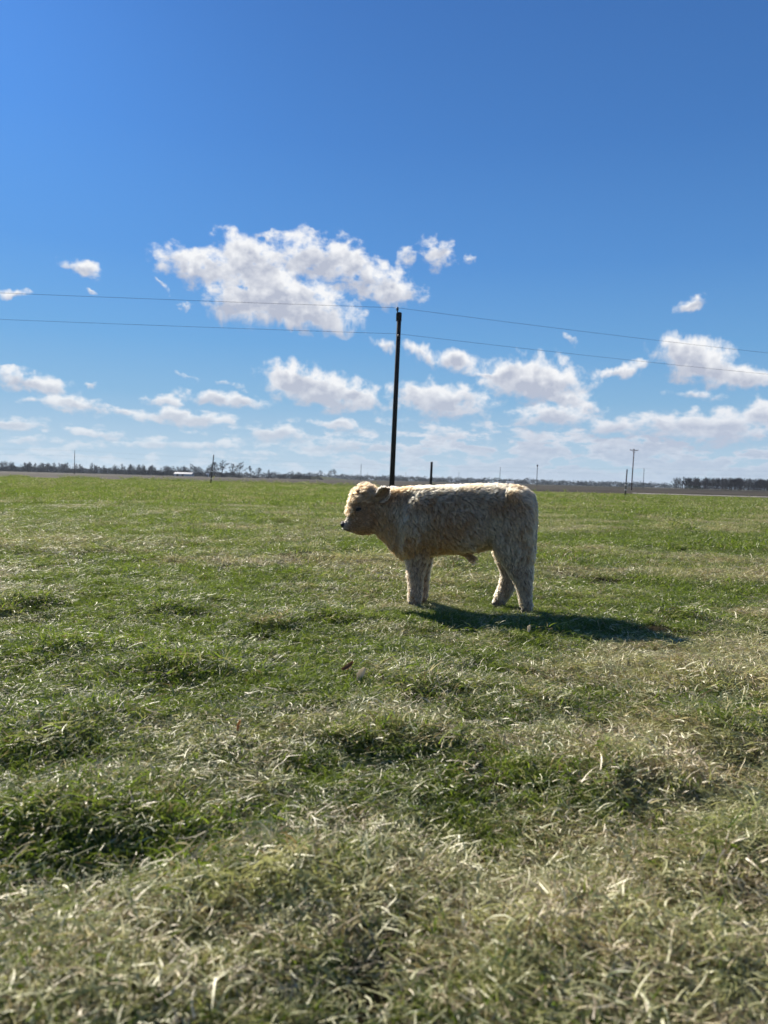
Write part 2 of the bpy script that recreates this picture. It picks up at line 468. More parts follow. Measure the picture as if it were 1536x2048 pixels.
# ------------------------------------------------------------------ grass: tufts and thatch instanced over the pasture
def blade_material():
    m, t, out = material('grass_blades')
    a = t.node('ShaderNodeAttribute', attribute_name='tint').outputs['Vector']
    r1, r2, r3 = t.xyz(a)                  # random, along the blade, second random
    dr = t.node('ShaderNodeAttribute', attribute_name='dry', attribute_type='INSTANCER').outputs['Fac']
    isdry = t.math('GREATER_THAN', dr, r1)
    oi = t.node('ShaderNodeObjectInfo').outputs['Random']
    green = t.mix(r3, (.036, .082, .008, 1), (.220, .295, .032, 1))
    green = t.mix(t.math('MULTIPLY', r2, .45), green, (.19, .22, .08, 1))
    green = t.mix(t.math('MULTIPLY', oi, .35), green, (.11, .155, .012, 1))
    straw = t.mix(t.math('POWER', r3, 1.6), (.20, .14, .065, 1), (.92, .80, .53, 1))
    straw = t.mix(t.math('MULTIPLY', t.math('LESS_THAN', oi, .62), .62), straw, (.42, .46, .17, 1))
    col = t.mix(isdry, green, straw)
    d = t.node('ShaderNodeBsdfDiffuse'); t.put(d.inputs[0], col)
    tr = t.node('ShaderNodeBsdfTranslucent'); t.put(tr.inputs[0], t.mix(1.0, col, (1.2, 1.22, .95, 1), 'MULTIPLY'))
    gl = t.node('ShaderNodeBsdfGlossy'); gl.inputs['Roughness'].default_value = .48; gl.inputs[0].default_value = (1, 1, .95, 1)
    m1 = t.node('ShaderNodeMixShader'); t.put(m1.inputs[0], t.math('SUBTRACT', .58, t.math('MULTIPLY', isdry, .30)))
    t.l.new(d.outputs[0], m1.inputs[1]); t.l.new(tr.outputs[0], m1.inputs[2])
    lw = t.node('ShaderNodeLayerWeight'); lw.inputs[0].default_value = .35
    m2 = t.node('ShaderNodeMixShader')
    t.put(m2.inputs[0], t.math('ADD', t.math('MULTIPLY', lw.outputs[0], .06), .006))
    t.l.new(m1.outputs[0], m2.inputs[1]); t.l.new(gl.outputs[0], m2.inputs[2])
    t.l.new(m2.outputs[0], out.inputs[0])
    return m
blades = blade_material()
def make_patch(name, n, radius, lmin, lmax, lie, width, seed, seg=3):
    """one clump of blades; lie 0 upright .. 1 flat"""
    rr = np.random.RandomState(seed)
    V, F, T = [], [], []
    for _ in range(n):
        rd = radius * math.sqrt(rr.rand()); a = rr.rand() * 6.283
        x, y = rd * math.cos(a), rd * math.sin(a)
        L = lmin + (lmax - lmin) * rr.rand() ** 1.5
        head = rr.rand() * 6.283
        flat = np.clip(lie + rr.randn() * .22, 0, 1)
        pitch = (1 - flat) * rad(82) + rad(3)
        bend = -(.7 + 1.6 * rr.rand()) * (1.15 - flat)
        yaw = rr.randn() * .8
        z = rr.rand() * .018 if flat > .6 else -.004
        wd = width * (.6 + .8 * rr.rand()); r1, r3 = rr.rand(), rr.rand()
        tw = rr.rand() * 3.14 if lie < .6 else rr.randn() * .55
        p = np.array([x, y, z]); b = len(V)
        for k in range(seg + 1):
            q = k / seg
            hh = head + yaw * q; pp = pitch + bend * q
            dv = np.array([math.cos(hh) * math.cos(pp), math.sin(hh) * math.cos(pp), math.sin(pp)])
            s = np.array([-math.sin(hh), math.cos(hh), 0]); up = np.cross(dv, s)
            s = s * math.cos(tw) + up * math.sin(tw) * .8
            ww = wd * (1 - q ** 2.2) * .5 + .00025
            V += [p - s * ww, p + s * ww]; T += [(r1, q, r3)] * 2
            p = p + dv * L / seg
            if p[2] < .001 and k: p[2] = .001 + rr.rand() * .004
        for k in range(seg):
            F.append((b + 2 * k, b + 2 * k + 1, b + 2 * k + 3, b + 2 * k + 2))
    me = bpy.data.meshes.new(name)
    me.from_pydata([tuple(v) for v in V], [], F)
    at = me.attributes.new('tint', 'FLOAT_VECTOR', 'POINT')
    at.data.foreach_set('vector', np.array(T, np.float32).ravel())
    me.materials.append(blades); me.update()
    return bpy.data.objects.new(name, me)
kinds = bpy.data.collections.new('grass_kinds')
for i in range(5): kinds.objects.link(make_patch('k0_tuft_%d' % i, 52, .050, .018, .055, .30, .0024, i + 1))
for i in range(5): kinds.objects.link(make_patch('k1_thatch_%d' % i, 66, .085, .015, .064, .80, .0024, i + 20))
for i in range(3): kinds.objects.link(make_patch('k2_sward_%d' % i, 150, .15, .02, .055, .45, .0032, i + 40, 2))
for i in range(3): kinds.objects.link(make_patch('k3_far_%d' % i, 150, .45, .03, .07, .40, .013, i + 60, 2))

def scatter(name, pts, rot, scale, idx, dry, label):
    me = bpy.data.meshes.new(name)
    me.vertices.add(len(pts)); me.vertices.foreach_set('co', pts.astype(np.float32).ravel())
    for nm, ty, arr in (('rot', 'FLOAT_VECTOR', rot), ('scl', 'FLOAT_VECTOR', scale)):
        me.attributes.new(nm, ty, 'POINT').data.foreach_set('vector', arr.astype(np.float32).ravel())
    me.attributes.new('kind_index', 'INT', 'POINT').data.foreach_set('value', idx.astype(np.int32))
    me.attributes.new('dry', 'FLOAT', 'POINT').data.foreach_set('value', dry.astype(np.float32))
    me.update()
    o = link(bpy.data.objects.new(name, me))
    ng = bpy.data.node_groups.new(name, 'GeometryNodeTree')
    ng.interface.new_socket('Geometry', in_out='INPUT', socket_type='NodeSocketGeometry')
    ng.interface.new_socket('Geometry', in_out='OUTPUT', socket_type='NodeSocketGeometry')
    N = ng.nodes; Lk = ng.links
    gi = N.new('NodeGroupInput'); gout = N.new('NodeGroupOutput')
    ci = N.new('GeometryNodeCollectionInfo'); ci.inputs[0].default_value = kinds
    ci.inputs['Separate Children'].default_value = True; ci.inputs['Reset Children'].default_value = True
    ip = N.new('GeometryNodeInstanceOnPoints'); ip.inputs['Pick Instance'].default_value = True
    def attr(nm, ty):
        q = N.new('GeometryNodeInputNamedAttribute'); q.data_type = ty; q.inputs[0].default_value = nm
        return q.outputs[0]
    Lk.new(gi.outputs[0], ip.inputs['Points']); Lk.new(ci.outputs[0], ip.inputs['Instance'])
    Lk.new(attr('kind_index', 'INT'), ip.inputs['Instance Index'])
    e2r = N.new('FunctionNodeEulerToRotation'); Lk.new(attr('rot', 'FLOAT_VECTOR'), e2r.inputs[0])
    Lk.new(e2r.outputs[0], ip.inputs['Rotation']); Lk.new(attr('scl', 'FLOAT_VECTOR'), ip.inputs['Scale'])
    Lk.new(ip.outputs[0], gout.inputs[0])
    md = o.modifiers.new('scatter', 'NODES'); md.node_group = ng
    return tag(o, label, 'grass', kind='stuff')

R = np.random.RandomState(11)
def wedge(n, d0, d1, spread=.60, margin=.5):
    """random ground points inside the view wedge between two distances"""
    y = np.sqrt(R.uniform(d0 ** 2, d1 ** 2, n))
    x = R.uniform(-1, 1, n) * (spread * y + margin)
    return x, y
def place(x, y, idx, smin, smax, tilt=.14, zoff=0.0, dk=1.0):
    n = len(x); z = height(x, y) + zoff
    e = .04
    gx = (height(x + e, y) - height(x - e, y)) / (2 * e); gy = (height(x, y + e) - height(x, y - e)) / (2 * e)
    rz = R.uniform(0, 6.283, n)
    # tilt to the slope (small angles), expressed after the spin
    rot = np.stack([gy + R.randn(n) * tilt, -gx + R.randn(n) * tilt, rz], 1)
    s = R.uniform(smin, smax, n)
    return np.stack([x, y, z], 1), rot, np.stack([s, s, s * R.uniform(.8, 1.2, n)], 1), idx
def keep(x, y, p):
    k = R.rand(len(x)) < p
    return x[k], y[k]
# near zone
sets = []
x, y = wedge(62000, .75, 6.5, .60, .6)
d = dryness(x, y); dens = np.clip(1.15 - np.hypot(x, y) / 9, .3, 1); x, y = keep(x, y, dens * (1.1 - .75 * d))
g = vnoise(x * 9 + 5, y * 9) + .6 * vnoise(x * 4, y * 4 + 50); x, y = keep(x, y, np.clip(.36 + 2.2 * (g + .18), .02, 1))
sets.append(place(x, y, R.randint(0, 5, len(x)), .65, 1.35))
x, y = wedge(46000, .75, 6.5, .60, .6)
d = dryness(x, y); g = vnoise(x * 8 + 25, y * 8) + .6 * vnoise(x * 3.3, y * 3.3 + 20)
x, y = keep(x, y, np.clip(.42 + 2.2 * (g + .2), .03, 1) * (.25 + .9 * d) * np.clip(1.2 - np.hypot(x, y) / 9, .3, 1))
sets.append(place(x, y, R.randint(5, 10, len(x)), .7, 1.35, .16, .004))
# fresh green tufts in patches
x, y = wedge(9000, .75, 8, .60, .6)
g = vnoise(x * 1.7 + 60, y * 1.7 + 11) + .6 * vnoise(x * 4 + 6, y * 4 + 31)
x, y = keep(x, y, np.clip((g - .12) * 4, 0, 1) * np.clip(1.1 - .9 * dryness(x, y), 0, 1))
FRESH = len(x)
sets.append(place(x, y, R.randint(0, 5, FRESH), 1.1, 1.9, .1))
# tall dark tussocks
for hx, hy, r, a in HUMPS:
    if a <= 0: continue
    n = int(140 * r / .25)
    x = hx + R.randn(n) * r * .45; y = hy + R.randn(n) * r * .4
    sets.append(place(x, y, R.randint(0, 10, n), .9, 1.7, .3))
def emit(name, sets, label):
    P = np.concatenate([s[0] for s in sets]); ro = np.concatenate([s[1] for s in sets])
    sc = np.concatenate([s[2] for s in sets]); ix = np.concatenate([s[3] for s in sets])
    d = dryness(P[:, 0], P[:, 1])
    dry = np.clip(.02 + .90 * d + R.randn(len(P)) * .12 + np.where((ix >= 5) & (ix < 10), .22, np.where(ix < 5, -.12, -.02)), 0.02, 1)
    nr = np.clip((np.hypot(P[:, 0], P[:, 1]) - 1.0) / 2.5, 0, 1)
    sc = sc * (.80 + .20 * nr)[:, None]
    q = (np.hypot((P[:, 0] - .72) / .7, (P[:, 1] - 5.25) / .35) < 1)
    sc = np.where(q[:, None], sc * .62, sc)
    return scatter(name, P, ro, sc, ix, dry, label)
emit('pasture_grass', sets, 'short green grass and dry mown thatch covering the pasture near the calf')
# middle zone
sets = []
x, y = wedge(46000, 6, 24, .60, .8)
g = vnoise(x * 5 + 5, y * 3) + .7 * vnoise(x * 1.6, y * 1.1 + 50); x, y = keep(x, y, np.clip(.6 + 1.6 * g, .1, 1))
sets.append(place(x, y, R.randint(10, 13, len(x)), .6, 1.5, .12))
x, y = wedge(20000, 6, 22, .60, .8)
d = dryness(x, y); x, y = keep(x, y, .25 + .8 * d)
sets.append(place(x, y, R.randint(5, 10, len(x)), 1.1, 1.9, .1, .015))
# low tussocks, darker and taller than the sward
cx_, cy_ = wedge(420, 6, 60, .60, .8)
for a_, b_ in zip(cx_, cy_):
    n = R.randint(3, 9); r_ = R.uniform(.08, .28) * (1 + b_ / 30)
    sets.append(place(a_ + R.randn(n) * r_ * 1.6, b_ + R.randn(n) * r_, R.randint(10, 13, n), 1.5, 2.6 + b_ / 25, .3, .02))
emit('pasture_grass', sets, 'green grass of the middle pasture behind the calf')
# far zone
sets = []
x, y = wedge(26000, 22, 98, .62, 2)
k = y < edge_y(x) - .3; x, y = x[k], y[k]
sets.append(place(x, y, R.randint(13, 16, len(x)), .9, 1.6, .04))
# ragged weeds along the far edge
x = R.uniform(-62, 52, 1500); y = edge_y(x) - R.uniform(0, 1.5, 1500)
k = (vnoise(x * .3, y * 0 + 9) > -.15) & (x < 25); x, y = x[k], y[k]
sets.append(place(x, y, R.randint(13, 16, len(x)), .8, 3.0, .2))
emit('pasture_grass', sets, 'green grass of the far pasture running to the ploughed field')

# ------------------------------------------------------------------ the calf
# calf frame: s along the body (head at negative s), lateral y away from the camera, z up
CALF_M = Matrix.Translation((.62, 5.33, 0)) @ Matrix.Rotation(rad(-10), 4, 'Z')
def ring_mesh(rings, n=24):
    """closed loft; a ring is (centre, half axis a, half axis b), each a 3-vector"""
    V, F = [], []
    for c, a, b in rings:
        c, a, b = Vector(c), Vector(a), Vector(b)
        for k in range(n):
            t = 2 * math.pi * k / n
            V.append(c + a * math.cos(t) + b * math.sin(t))
    for i in range(len(rings) - 1):
        for k in range(n):
            F.append((i * n + k, i * n + (k + 1) % n, (i + 1) * n + (k + 1) % n, (i + 1) * n + k))
    F.append(tuple(range(n))[::-1]); F.append(tuple((len(rings) - 1) * n + k for k in range(n)))
    return V, F
def vert_rings(rows, y=0.0):
    """torso rings from (s, top, bottom, half width)"""
    return [((s, y, (t + b) / 2), (0, 0, (t - b) / 2), (0, hw, 0)) for s, t, b, hw in rows]
def leg_rings(rows):
    """leg rings from (z, front, rear, lateral centre, half width)"""
    return [(((f + r) / 2, y, z), ((r - f) / 2, 0, 0), (0, hw, 0)) for z, f, r, y, hw in rows]
TORSO = [(-.715, .79, .52, .05), (-.69, .815, .49, .075), (-.62, .815, .452, .090), (-.55, .815, .386, .108), (-.48, .825, .330, .130), (-.38, .835, .335, .158),
         (-.27, .84, .350, .172), (-.13, .85, .372, .172), (0, .857, .382, .172), (.10, .864, .405, .165), (.20, .866, .425, .182),
         (.30, .862, .45, .172), (.37, .850, .47, .155), (.42, .82, .49, .13), (.448, .76, .53, .09), (.46, .70, .58, .04)]
# rounder chest: brisket lump
BRISKET = [(-.60, .52, .44, .04), (-.555, .53, .385, .075), (-.50, .52, .33, .09), (-.44, .52, .305, .10), (-.38, .50, .31, .09), (-.32, .48, .34, .05)]
NEAR_HIND = [(.70, .20, .44, -.085, .06), (.60, .165, .452, -.105, .078), (.50, .16, .452, -.112, .080), (.40, .195, .452, -.112, .070), (.31, .250, .456, -.108, .058),
             (.25, .290, .458, -.106, .052), (.19, .330, .454, -.105, .047), (.12, .358, .452, -.104, .045), (.06, .370, .456, -.104, .045), (.02, .385, .462, -.104, .042), (-.03, .388, .468, -.104, .042)]
FAR_HIND = [(.70, .18, .43, .085, .06), (.60, .16, .43, .105, .078), (.50, .15, .42, .11, .078), (.40, .17, .41, .11, .066), (.31, .195, .400, .108, .056),
            (.23, .230, .375, .106, .050), (.16, .226, .346, .105, .046), (.10, .204, .326, .104, .044), (.05, .186, .298, .104, .045), (.01, .178, .272, .104, .042), (-.03, .172, .268, .104, .042)]
def fore(ds, y):
    rows = [(.62, -.41, -.24, .07), (.50, -.445, -.25, .075), (.41, -.445, -.270, .066), (.33, -.440, -.280, .060), (.27, -.432, -.294, .054), (.21, -.430, -.312, .051),
            (.15, -.418, -.318, .046), (.09, -.416, -.322, .044), (.045, -.418, -.322, .045), (.015, -.416, -.330, .041), (-.03, -.418, -.330, .041)]
    return [(z, f + ds * min(1, max(0, (.5 - z) / .35)), r + ds * min(1, max(0, (.5 - z) / .35)), y, hw) for z, f, r, hw in rows]
def pair_rings(rows, y=0.0):
    """head rings from front point, rear point, half width"""
    return [(((a[0] + b[0]) / 2, y, (a[1] + b[1]) / 2), ((b[0] - a[0]) / 2, 0, (b[1] - a[1]) / 2), (0, hw, 0)) for a, b, hw in rows]
HEAD = [((-.755, .848), (-.690, .79), .035), ((-.800, .835), (-.665, .72), .066), ((-.848, .805), (-.655, .59), .090), ((-.876, .760), (-.680, .505), .094),
        ((-.888, .705), (-.725, .484), .086), ((-.895, .660), (-.776, .482), .072), ((-.902, .620), (-.824, .484), .060), ((-.912, .592), (-.862, .492), .049),
        ((-.930, .574), (-.896, .500), .045), ((-.943, .560), (-.925, .512), .038), ((-.948, .548), (-.940, .528), .022)]
PREPUCE = [((-.06, 0, .385), (.03, 0, 0), (0, .03, 0)), ((0, 0, .36), (.036, 0, 0), (0, .026, 0)), ((.028, 0, .338), (.026, 0, .0), (0, .018, 0)), ((.036, 0, .318), (.014, 0, 0), (0, .010, 0))]
parts = [ring_mesh(vert_rings(TORSO), 32), ring_mesh(vert_rings(BRISKET)), ring_mesh(leg_rings(NEAR_HIND)), ring_mesh(leg_rings(FAR_HIND)),
         ring_mesh(leg_rings(fore(0, -.078))), ring_mesh(leg_rings(fore(.026, .078))), ring_mesh(pair_rings(HEAD)), ring_mesh(PREPUCE)]
# shoulder, hip and cheek masses
def blob(c, r, n=16):
    rings = []
    for i in range(1, n):
        t = math.pi * i / n
        rings.append(((c[0] + r[0] * math.cos(t), c[1], c[2]), (0, 0, r[2] * math.sin(t)), (0, r[1] * math.sin(t), 0)))
    return ring_mesh(rings, 20)
for sgn in (-1, 1):
    parts += [blob((-.37, sgn * .115, .57), (.105, .085, .20)), blob((-.40, sgn * .10, .44), (.07, .07, .10)), blob((.33, sgn * .115, .60), (.125, .085, .20)), blob((.30, sgn * .12, .79), (.06, .05, .045)), blob((-.04, sgn * .12, .56), (.20, .09, .16)), blob((-.765, sgn * .052, .585), (.07, .036, .08)),
              blob((-.80, sgn * .07, .690), (.035, .022, .026))]
V, F = join(parts)
raw = bpy.data.meshes.new('calf_raw')
raw.from_pydata([tuple(v) for v in V], [], F)
tmp = bpy.data.objects.new('calf_raw', raw)
COL.objects.link(tmp)
rm = tmp.modifiers.new('r', 'REMESH'); rm.mode = 'VOXEL'; rm.voxel_size = .0095
sm = tmp.modifiers.new('s', 'SMOOTH'); sm.factor = .6; sm.iterations = 7
dg = bpy.context.evaluated_depsgraph_get()
body_me = bpy.data.meshes.new_from_object(tmp.evaluated_get(dg))
bpy.data.objects.remove(tmp)
body_me.name = 'calf'
body_me.shade_smooth()

def hide_material():
    m, t, out = material('calf_hide')
    o = t.node('ShaderNodeTexCoord').outputs['Object']
    n = t.noise(o, 9, 5, .6)
    x, y, z = t.xyz(o)
    col = t.mix(n, (.14, .08, .045, 1), (.22, .14, .085, 1))
    muzzle = t.math('MULTIPLY', t.ramp(x, -.87, -.92), t.ramp(z, .70, .60))
    col = t.mix(muzzle, col, (.30, .235, .19, 1))
    principled(t, out, col, .8, .15, bump(t, t.noise(o, 220, 3), .3, .003))
    return m
hide = hide_material()
body_me.materials.clear(); body_me.materials.append(hide)
calf = link(bpy.data.objects.new('calf', body_me))
calf.matrix_world = CALF_M
tag(calf, 'shaggy cream and tan calf standing side on in the pasture, head to the left', 'calf')

# --- coat
def fur_material():
    m, t, out = material('calf_fur')
    a = t.node('ShaderNodeAttribute', attribute_name='fur_colour').outputs['Color']
    hi = t.node('ShaderNodeHairInfo')
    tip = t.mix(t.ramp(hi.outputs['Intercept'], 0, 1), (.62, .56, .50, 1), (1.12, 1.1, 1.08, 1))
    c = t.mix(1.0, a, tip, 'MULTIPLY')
    h = t.node('ShaderNodeBsdfHairPrincipled')
    h.parametrization = 'COLOR'
    t.put(h.inputs['Color'], c)
    h.inputs['Roughness'].default_value = .55
    h.inputs['Radial Roughness'].default_value = .7
    h.inputs['Coat'].default_value = 0
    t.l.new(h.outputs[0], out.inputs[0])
    return m
furm = fur_material()

def sample_surface(me, n, rr):
    me.calc_loop_triangles()
    nv = len(me.vertices); co = np.empty(nv * 3, np.float32); me.vertices.foreach_get('co', co); co = co.reshape(-1, 3)
    no = np.empty(nv * 3, np.float32); me.vertices.foreach_get('normal', no); no = no.reshape(-1, 3)
    tr = np.empty(len(me.loop_triangles) * 3, np.int32); me.loop_triangles.foreach_get('vertices', tr); tr = tr.reshape(-1, 3)
    a, b, c = co[tr[:, 0]], co[tr[:, 1]], co[tr[:, 2]]
    ar = np.linalg.norm(np.cross(b - a, c - a), axis=1); p = ar / ar.sum()
    ti = rr.choice(len(tr), n, p=p)
    u = rr.rand(n, 1); v = rr.rand(n, 1); f = u + v > 1; u = np.where(f, 1 - u, u); v = np.where(f, 1 - v, v)
    P = a[ti] * (1 - u - v) + b[ti] * u + c[ti] * v
    Nn = no[tr[ti, 0]] * (1 - u - v) + no[tr[ti, 1]] * u + no[tr[ti, 2]] * v
    return P, Nn / np.linalg.norm(Nn, axis=1, keepdims=True)
def sstep(a, b, x):
    t = np.clip((x - a) / (b - a), 0, 1); return t * t * (3 - 2 * t)
def nrm(v): return v / (np.linalg.norm(v, axis=1, keepdims=True) + 1e-9)
def coat_field(P, N, rr):
    """comb direction, length, lift, curl and colour over the calf"""
    s, y, z = P[:, 0], P[:, 1], P[:, 2]
    head = sstep(-.66, -.71, s) * sstep(.44, .50, z)
    crown = sstep(.70, .76, z - (s + .80) * -.25 * 0) * sstep(-.60, -.66, s)
    brow = np.clip(sstep(-.845, -.875, s) * sstep(.60, .66, z) + crown, 0, 1)
    muzzle = sstep(-.845, -.885, s) * sstep(.64, .60, z)
    leg = sstep(.40, .30, z)
    top = sstep(.35, .8, N[:, 2]) * sstep(.6, .7, z)
    chest = sstep(-.36, -.46, s) * sstep(.62, .45, z) * (1 - head)
    rear = sstep(.38, .46, s)
    D = np.zeros_like(P)
    D[:, 0] = .40 - .35 * leg + .35 * top
    D[:, 2] = -.95
    D = nrm(D)
    bend = vnoise(s * 5 + 3, z * 4 + 9) * 1.3 + vnoise(s * 14 + 8, z * 11 + 2) * .9
    D[:, 0] += bend * .8
    D = nrm(D)
    # top of the back: hair stands up and sweeps back
    D = D * (1 - top[:, None]) + nrm(np.stack([.55 + 0 * s, .5 * np.sign(y) * np.abs(N[:, 1]), .55 + 0 * s], 1)) * top[:, None]
    # face: swept back from the nose
    Df = nrm(np.stack([.75 + 0 * s, 0 * s, .10 - .35 * (z < .62)], 1))
    D = D * (1 - head[:, None]) + Df * head[:, None]
    lift = .32 + .42 * top + .5 * brow * 1.0 + .15 * chest
    L = .040 + .002 * top + .018 * chest - .017 * leg + .004 * rear
    L = L * (1 - head) + head * .014
    L = np.where(brow > .02, L * (1 - brow) + .022 * brow, L)
    L = L * (1 - muzzle) + .004 * muzzle
    eye = np.exp(-(((s + .802) / .026) ** 2 + ((z - .672) / .018) ** 2)) * (np.abs(y) > .06)
    L = L * (1 - .8 * eye)
    L = np.where(z < .05, L * np.clip(z / .05, .35, 1), L)
    belly_tuft = (np.abs(s - .03) < .05) & (z < .36) & (np.abs(y) < .05)
    L = np.where(belly_tuft, .045, L)
    curl = .62 + .8 * brow - .15 * leg
    # colour: cream, warmer and redder on crown, neck, shoulder and belly
    q = vnoise(s * 6 + 31, z * 5 + y * 5 + 12) + .6 * vnoise(s * 22 + 3, z * 12 + y * 9)
    warm = .40 + 1.4 * q
    warm += .75 * sstep(-.36, -.60, s) * (1 - muzzle) + .20 * sstep(-.05, -.3, s) * sstep(.75, .6, z)
    warm += .10 * sstep(.50, .38, z) * (1 - leg) + .15 * brow - .45 * leg - .30 * top
    warm = np.clip(warm, 0, 1)[:, None]
    cream = np.array([.67, .44, .24]); tan = np.array([.44, .205, .08]); pale = np.array([.57, .415, .26])
    C = cream * (1 - warm) + tan * warm
    C = np.where(belly_tuft[:, None], np.array([.20, .10, .05]), C)
    pl = (np.clip(muzzle * .9 + leg * .45, 0, 1))[:, None]
    C = C * (1 - pl) + pale * pl
    face = (head * (1 - brow) * (1 - muzzle) * .55)[:, None]
    C = C * (1 - face) + np.array([.30, .165, .085]) * face
    return nrm(D), L, lift, curl, C
def grow(name, me, n, n_guides, parent, seed, K=8, field=coat_field, rad0=.00045, lscale=1.0):
    rr = np.random.RandomState(seed)
    P, N = sample_surface(me, n, rr)
    D, L, lift, curl, C = field(P, N, rr)
    k_ = L > .001
    P, N, D, L, lift, curl, C = [q[k_] for q in (P, N, D, L, lift, curl, C)]; n = len(P)
    GP, GN = sample_surface(me, n_guides, rr)
    GD, GL, Glift, Gcurl, GC = field(GP, GN, rr)
    k_ = GL > .001
    GP, GN, GD, GL, Glift, Gcurl, GC = [q[k_] for q in (GP, GN, GD, GL, Glift, Gcurl, GC)]; n_guides = len(GP)
    kd = KDTree(n_guides)
    for i, p in enumerate(GP): kd.insert(p, i)
    kd.balance()
    gi = np.array([kd.find(p)[1] for p in P])
    gph = rr.rand(n_guides) * 6.283; gj = rr.randn(n_guides, 3)
    gwave = rr.uniform(.6, 1.4, n_guides); gbr = 1 + rr.randn(n_guides) * .20
    def path(P, N, D, L, lift, curl, jit, ph, wv):
        T = D - N * np.sum(D * N, 1, keepdims=True); T = nrm(T)
        T = nrm(T + .22 * jit)
        B = np.cross(N, T)
        out = [P - N * .002]
        step = L / (K - 1)
        p = P.copy()
        for k in range(1, K):
            q = k / (K - 1)
            dirv = nrm(N * (lift * (1.25 - q))[:, None] + T * (.35 + .75 * q))
            a = ph + q * 7.5 * wv
            p = p + (dirv + (B * np.sin(a)[:, None] + N * .5 * np.cos(a * 1.1)[:, None]) * curl[:, None]) * step[:, None]
            out.append(p.copy())
        return np.stack(out, 1)
    G = path(GP, GN, GD, GL, Glift, Gcurl, gj, gph, gwave)
    S = path(P, N, D, L * rr.uniform(.7, 1.15, n) * lscale, lift, curl, gj[gi] * .8 + rr.randn(n, 3) * .45, gph[gi] + rr.randn(n) * .5, gwave[gi])
    q = np.linspace(0, 1, K)[None, :, None]
    tight = (rr.uniform(.22, .66, n) * (1 - .45 * sstep(.34, .22, P[:, 2])))[:, None, None]
    S = S + (G[gi] - S) * tight * q ** 1.2
    big = rr.choice(n_guides, max(8, n_guides // 7), replace=False)
    kb = KDTree(len(big))
    for j, g_ in enumerate(big): kb.insert(GP[g_], int(g_))
    kb.balance()
    bi = np.array([kb.find(p)[1] for p in P])
    S = S + (G[bi] - S) * (.26 * rr.uniform(.5, 1, n) * (1 - .7 * sstep(.38, .26, P[:, 2])))[:, None, None] * q ** 1.8
    hc = bpy.data.hair_curves.new(name)
    hc.add_curves([K] * n)
    hc.attributes['position'].data.foreach_set('vector', S.astype(np.float32).ravel())
    r = (rad0 * (1 - .75 * np.linspace(0, 1, K) ** 2))[None, :] * rr.uniform(.7, 1.3, (n, 1))
    ra = hc.attributes.get('radius') or hc.attributes.new('radius', 'FLOAT', 'POINT')
    ra.data.foreach_set('value', r.astype(np.float32).ravel())
    col = np.clip(C * gbr[gi][:, None] * (1 + rr.randn(n, 1) * .08), .02, .95)
    ca = hc.attributes.new('fur_colour', 'FLOAT_COLOR', 'CURVE')
    ca.data.foreach_set('color', np.concatenate([col, np.ones((n, 1))], 1).astype(np.float32).ravel())
    hc.materials.append(furm)
    o = bpy.data.objects.new(name, hc)
    return link(o, parent)
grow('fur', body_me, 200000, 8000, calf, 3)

# woolly poll and forehead: separate tight curls
def poll_field(P, N, rr):
    D, L, lift, curl, C = coat_field(P, N, rr)
    s, y, z = P[:, 0], P[:, 1], P[:, 2]
    on = np.clip(sstep(.715, .755, z) * sstep(-.635, -.68, s) + sstep(-.835, -.87, s) * sstep(.625, .67, z), 0, 1)
    n = len(P)
    C = np.array([.46, .245, .115]) * (1 + .35 * vnoise(s * 40, z * 40 + y * 30))[:, None]
    D = nrm(np.stack([.2 + .8 * vnoise(s * 25, z * 25 + 4), 2 * vnoise(y * 30 + 7, z * 22), -.3 + 1.4 * vnoise(s * 22 + 9, z * 22)], 1))
    return D, np.where(on > .3, .034 + .018 * rr.rand(n), .0005), np.full(n, .62), np.full(n, 1.9), C
grow('forelock', body_me, 260000, 9000, calf, 9, 10, poll_field, .0006)

# --- ears: cupped leaves held out and back
def ear(side):
    base = Vector((-.660, side * .078, .752)); tip = Vector((-.570, side * .160, .824))
    ax = (tip - base); L = ax.length; ax.normalize()
    wide = Vector((.55, 0, -.85)); wide = (wide - ax * wide.dot(ax)).normalized()
    nn = ax.cross(wide).normalized()
    if nn.y * side < 0: nn = -nn
    V, F = [], []
    M_, K_ = 10, 9
    for layer in (0, 1):
        for i in range(M_ + 1):
            u = i / M_
            hw = .048 * math.sin(math.pi * min(1, u * .86 + .13)) ** .75 * (1 if u < .98 else .3)
            for k in range(K_):
                v = -1 + 2 * k / (K_ - 1)
                cup = (v * v) * .018 - .010 * math.sin(math.pi * u)
                V.append(base + ax * (u * L * 1.1) + wide * (v * hw) + nn * (cup - layer * .006))
    a = (M_ + 1) * K_
    for i in range(M_):
        for k in range(K_ - 1):
            q = i * K_ + k
            F.append((q, q + 1, q + K_ + 1, q + K_)); F.append((a + q, a + q + K_, a + q + K_ + 1, a + q + 1))
        F.append((i * K_, i * K_ + K_, a + i * K_ + K_, a + i * K_))
        F.append((i * K_ + K_ - 1, a + i * K_ + K_ - 1, a + i * K_ + 2 * K_ - 1, i * K_ + 2 * K_ - 1))
    F.append(tuple([M_ * K_ + k for k in range(K_)] + [a + M_ * K_ + k for k in range(K_ - 1, -1, -1)]))
    F.append(tuple([k for k in range(K_ - 1, -1, -1)] + [a + k for k in range(K_)]))
    return V, F, base, ax, wide, nn
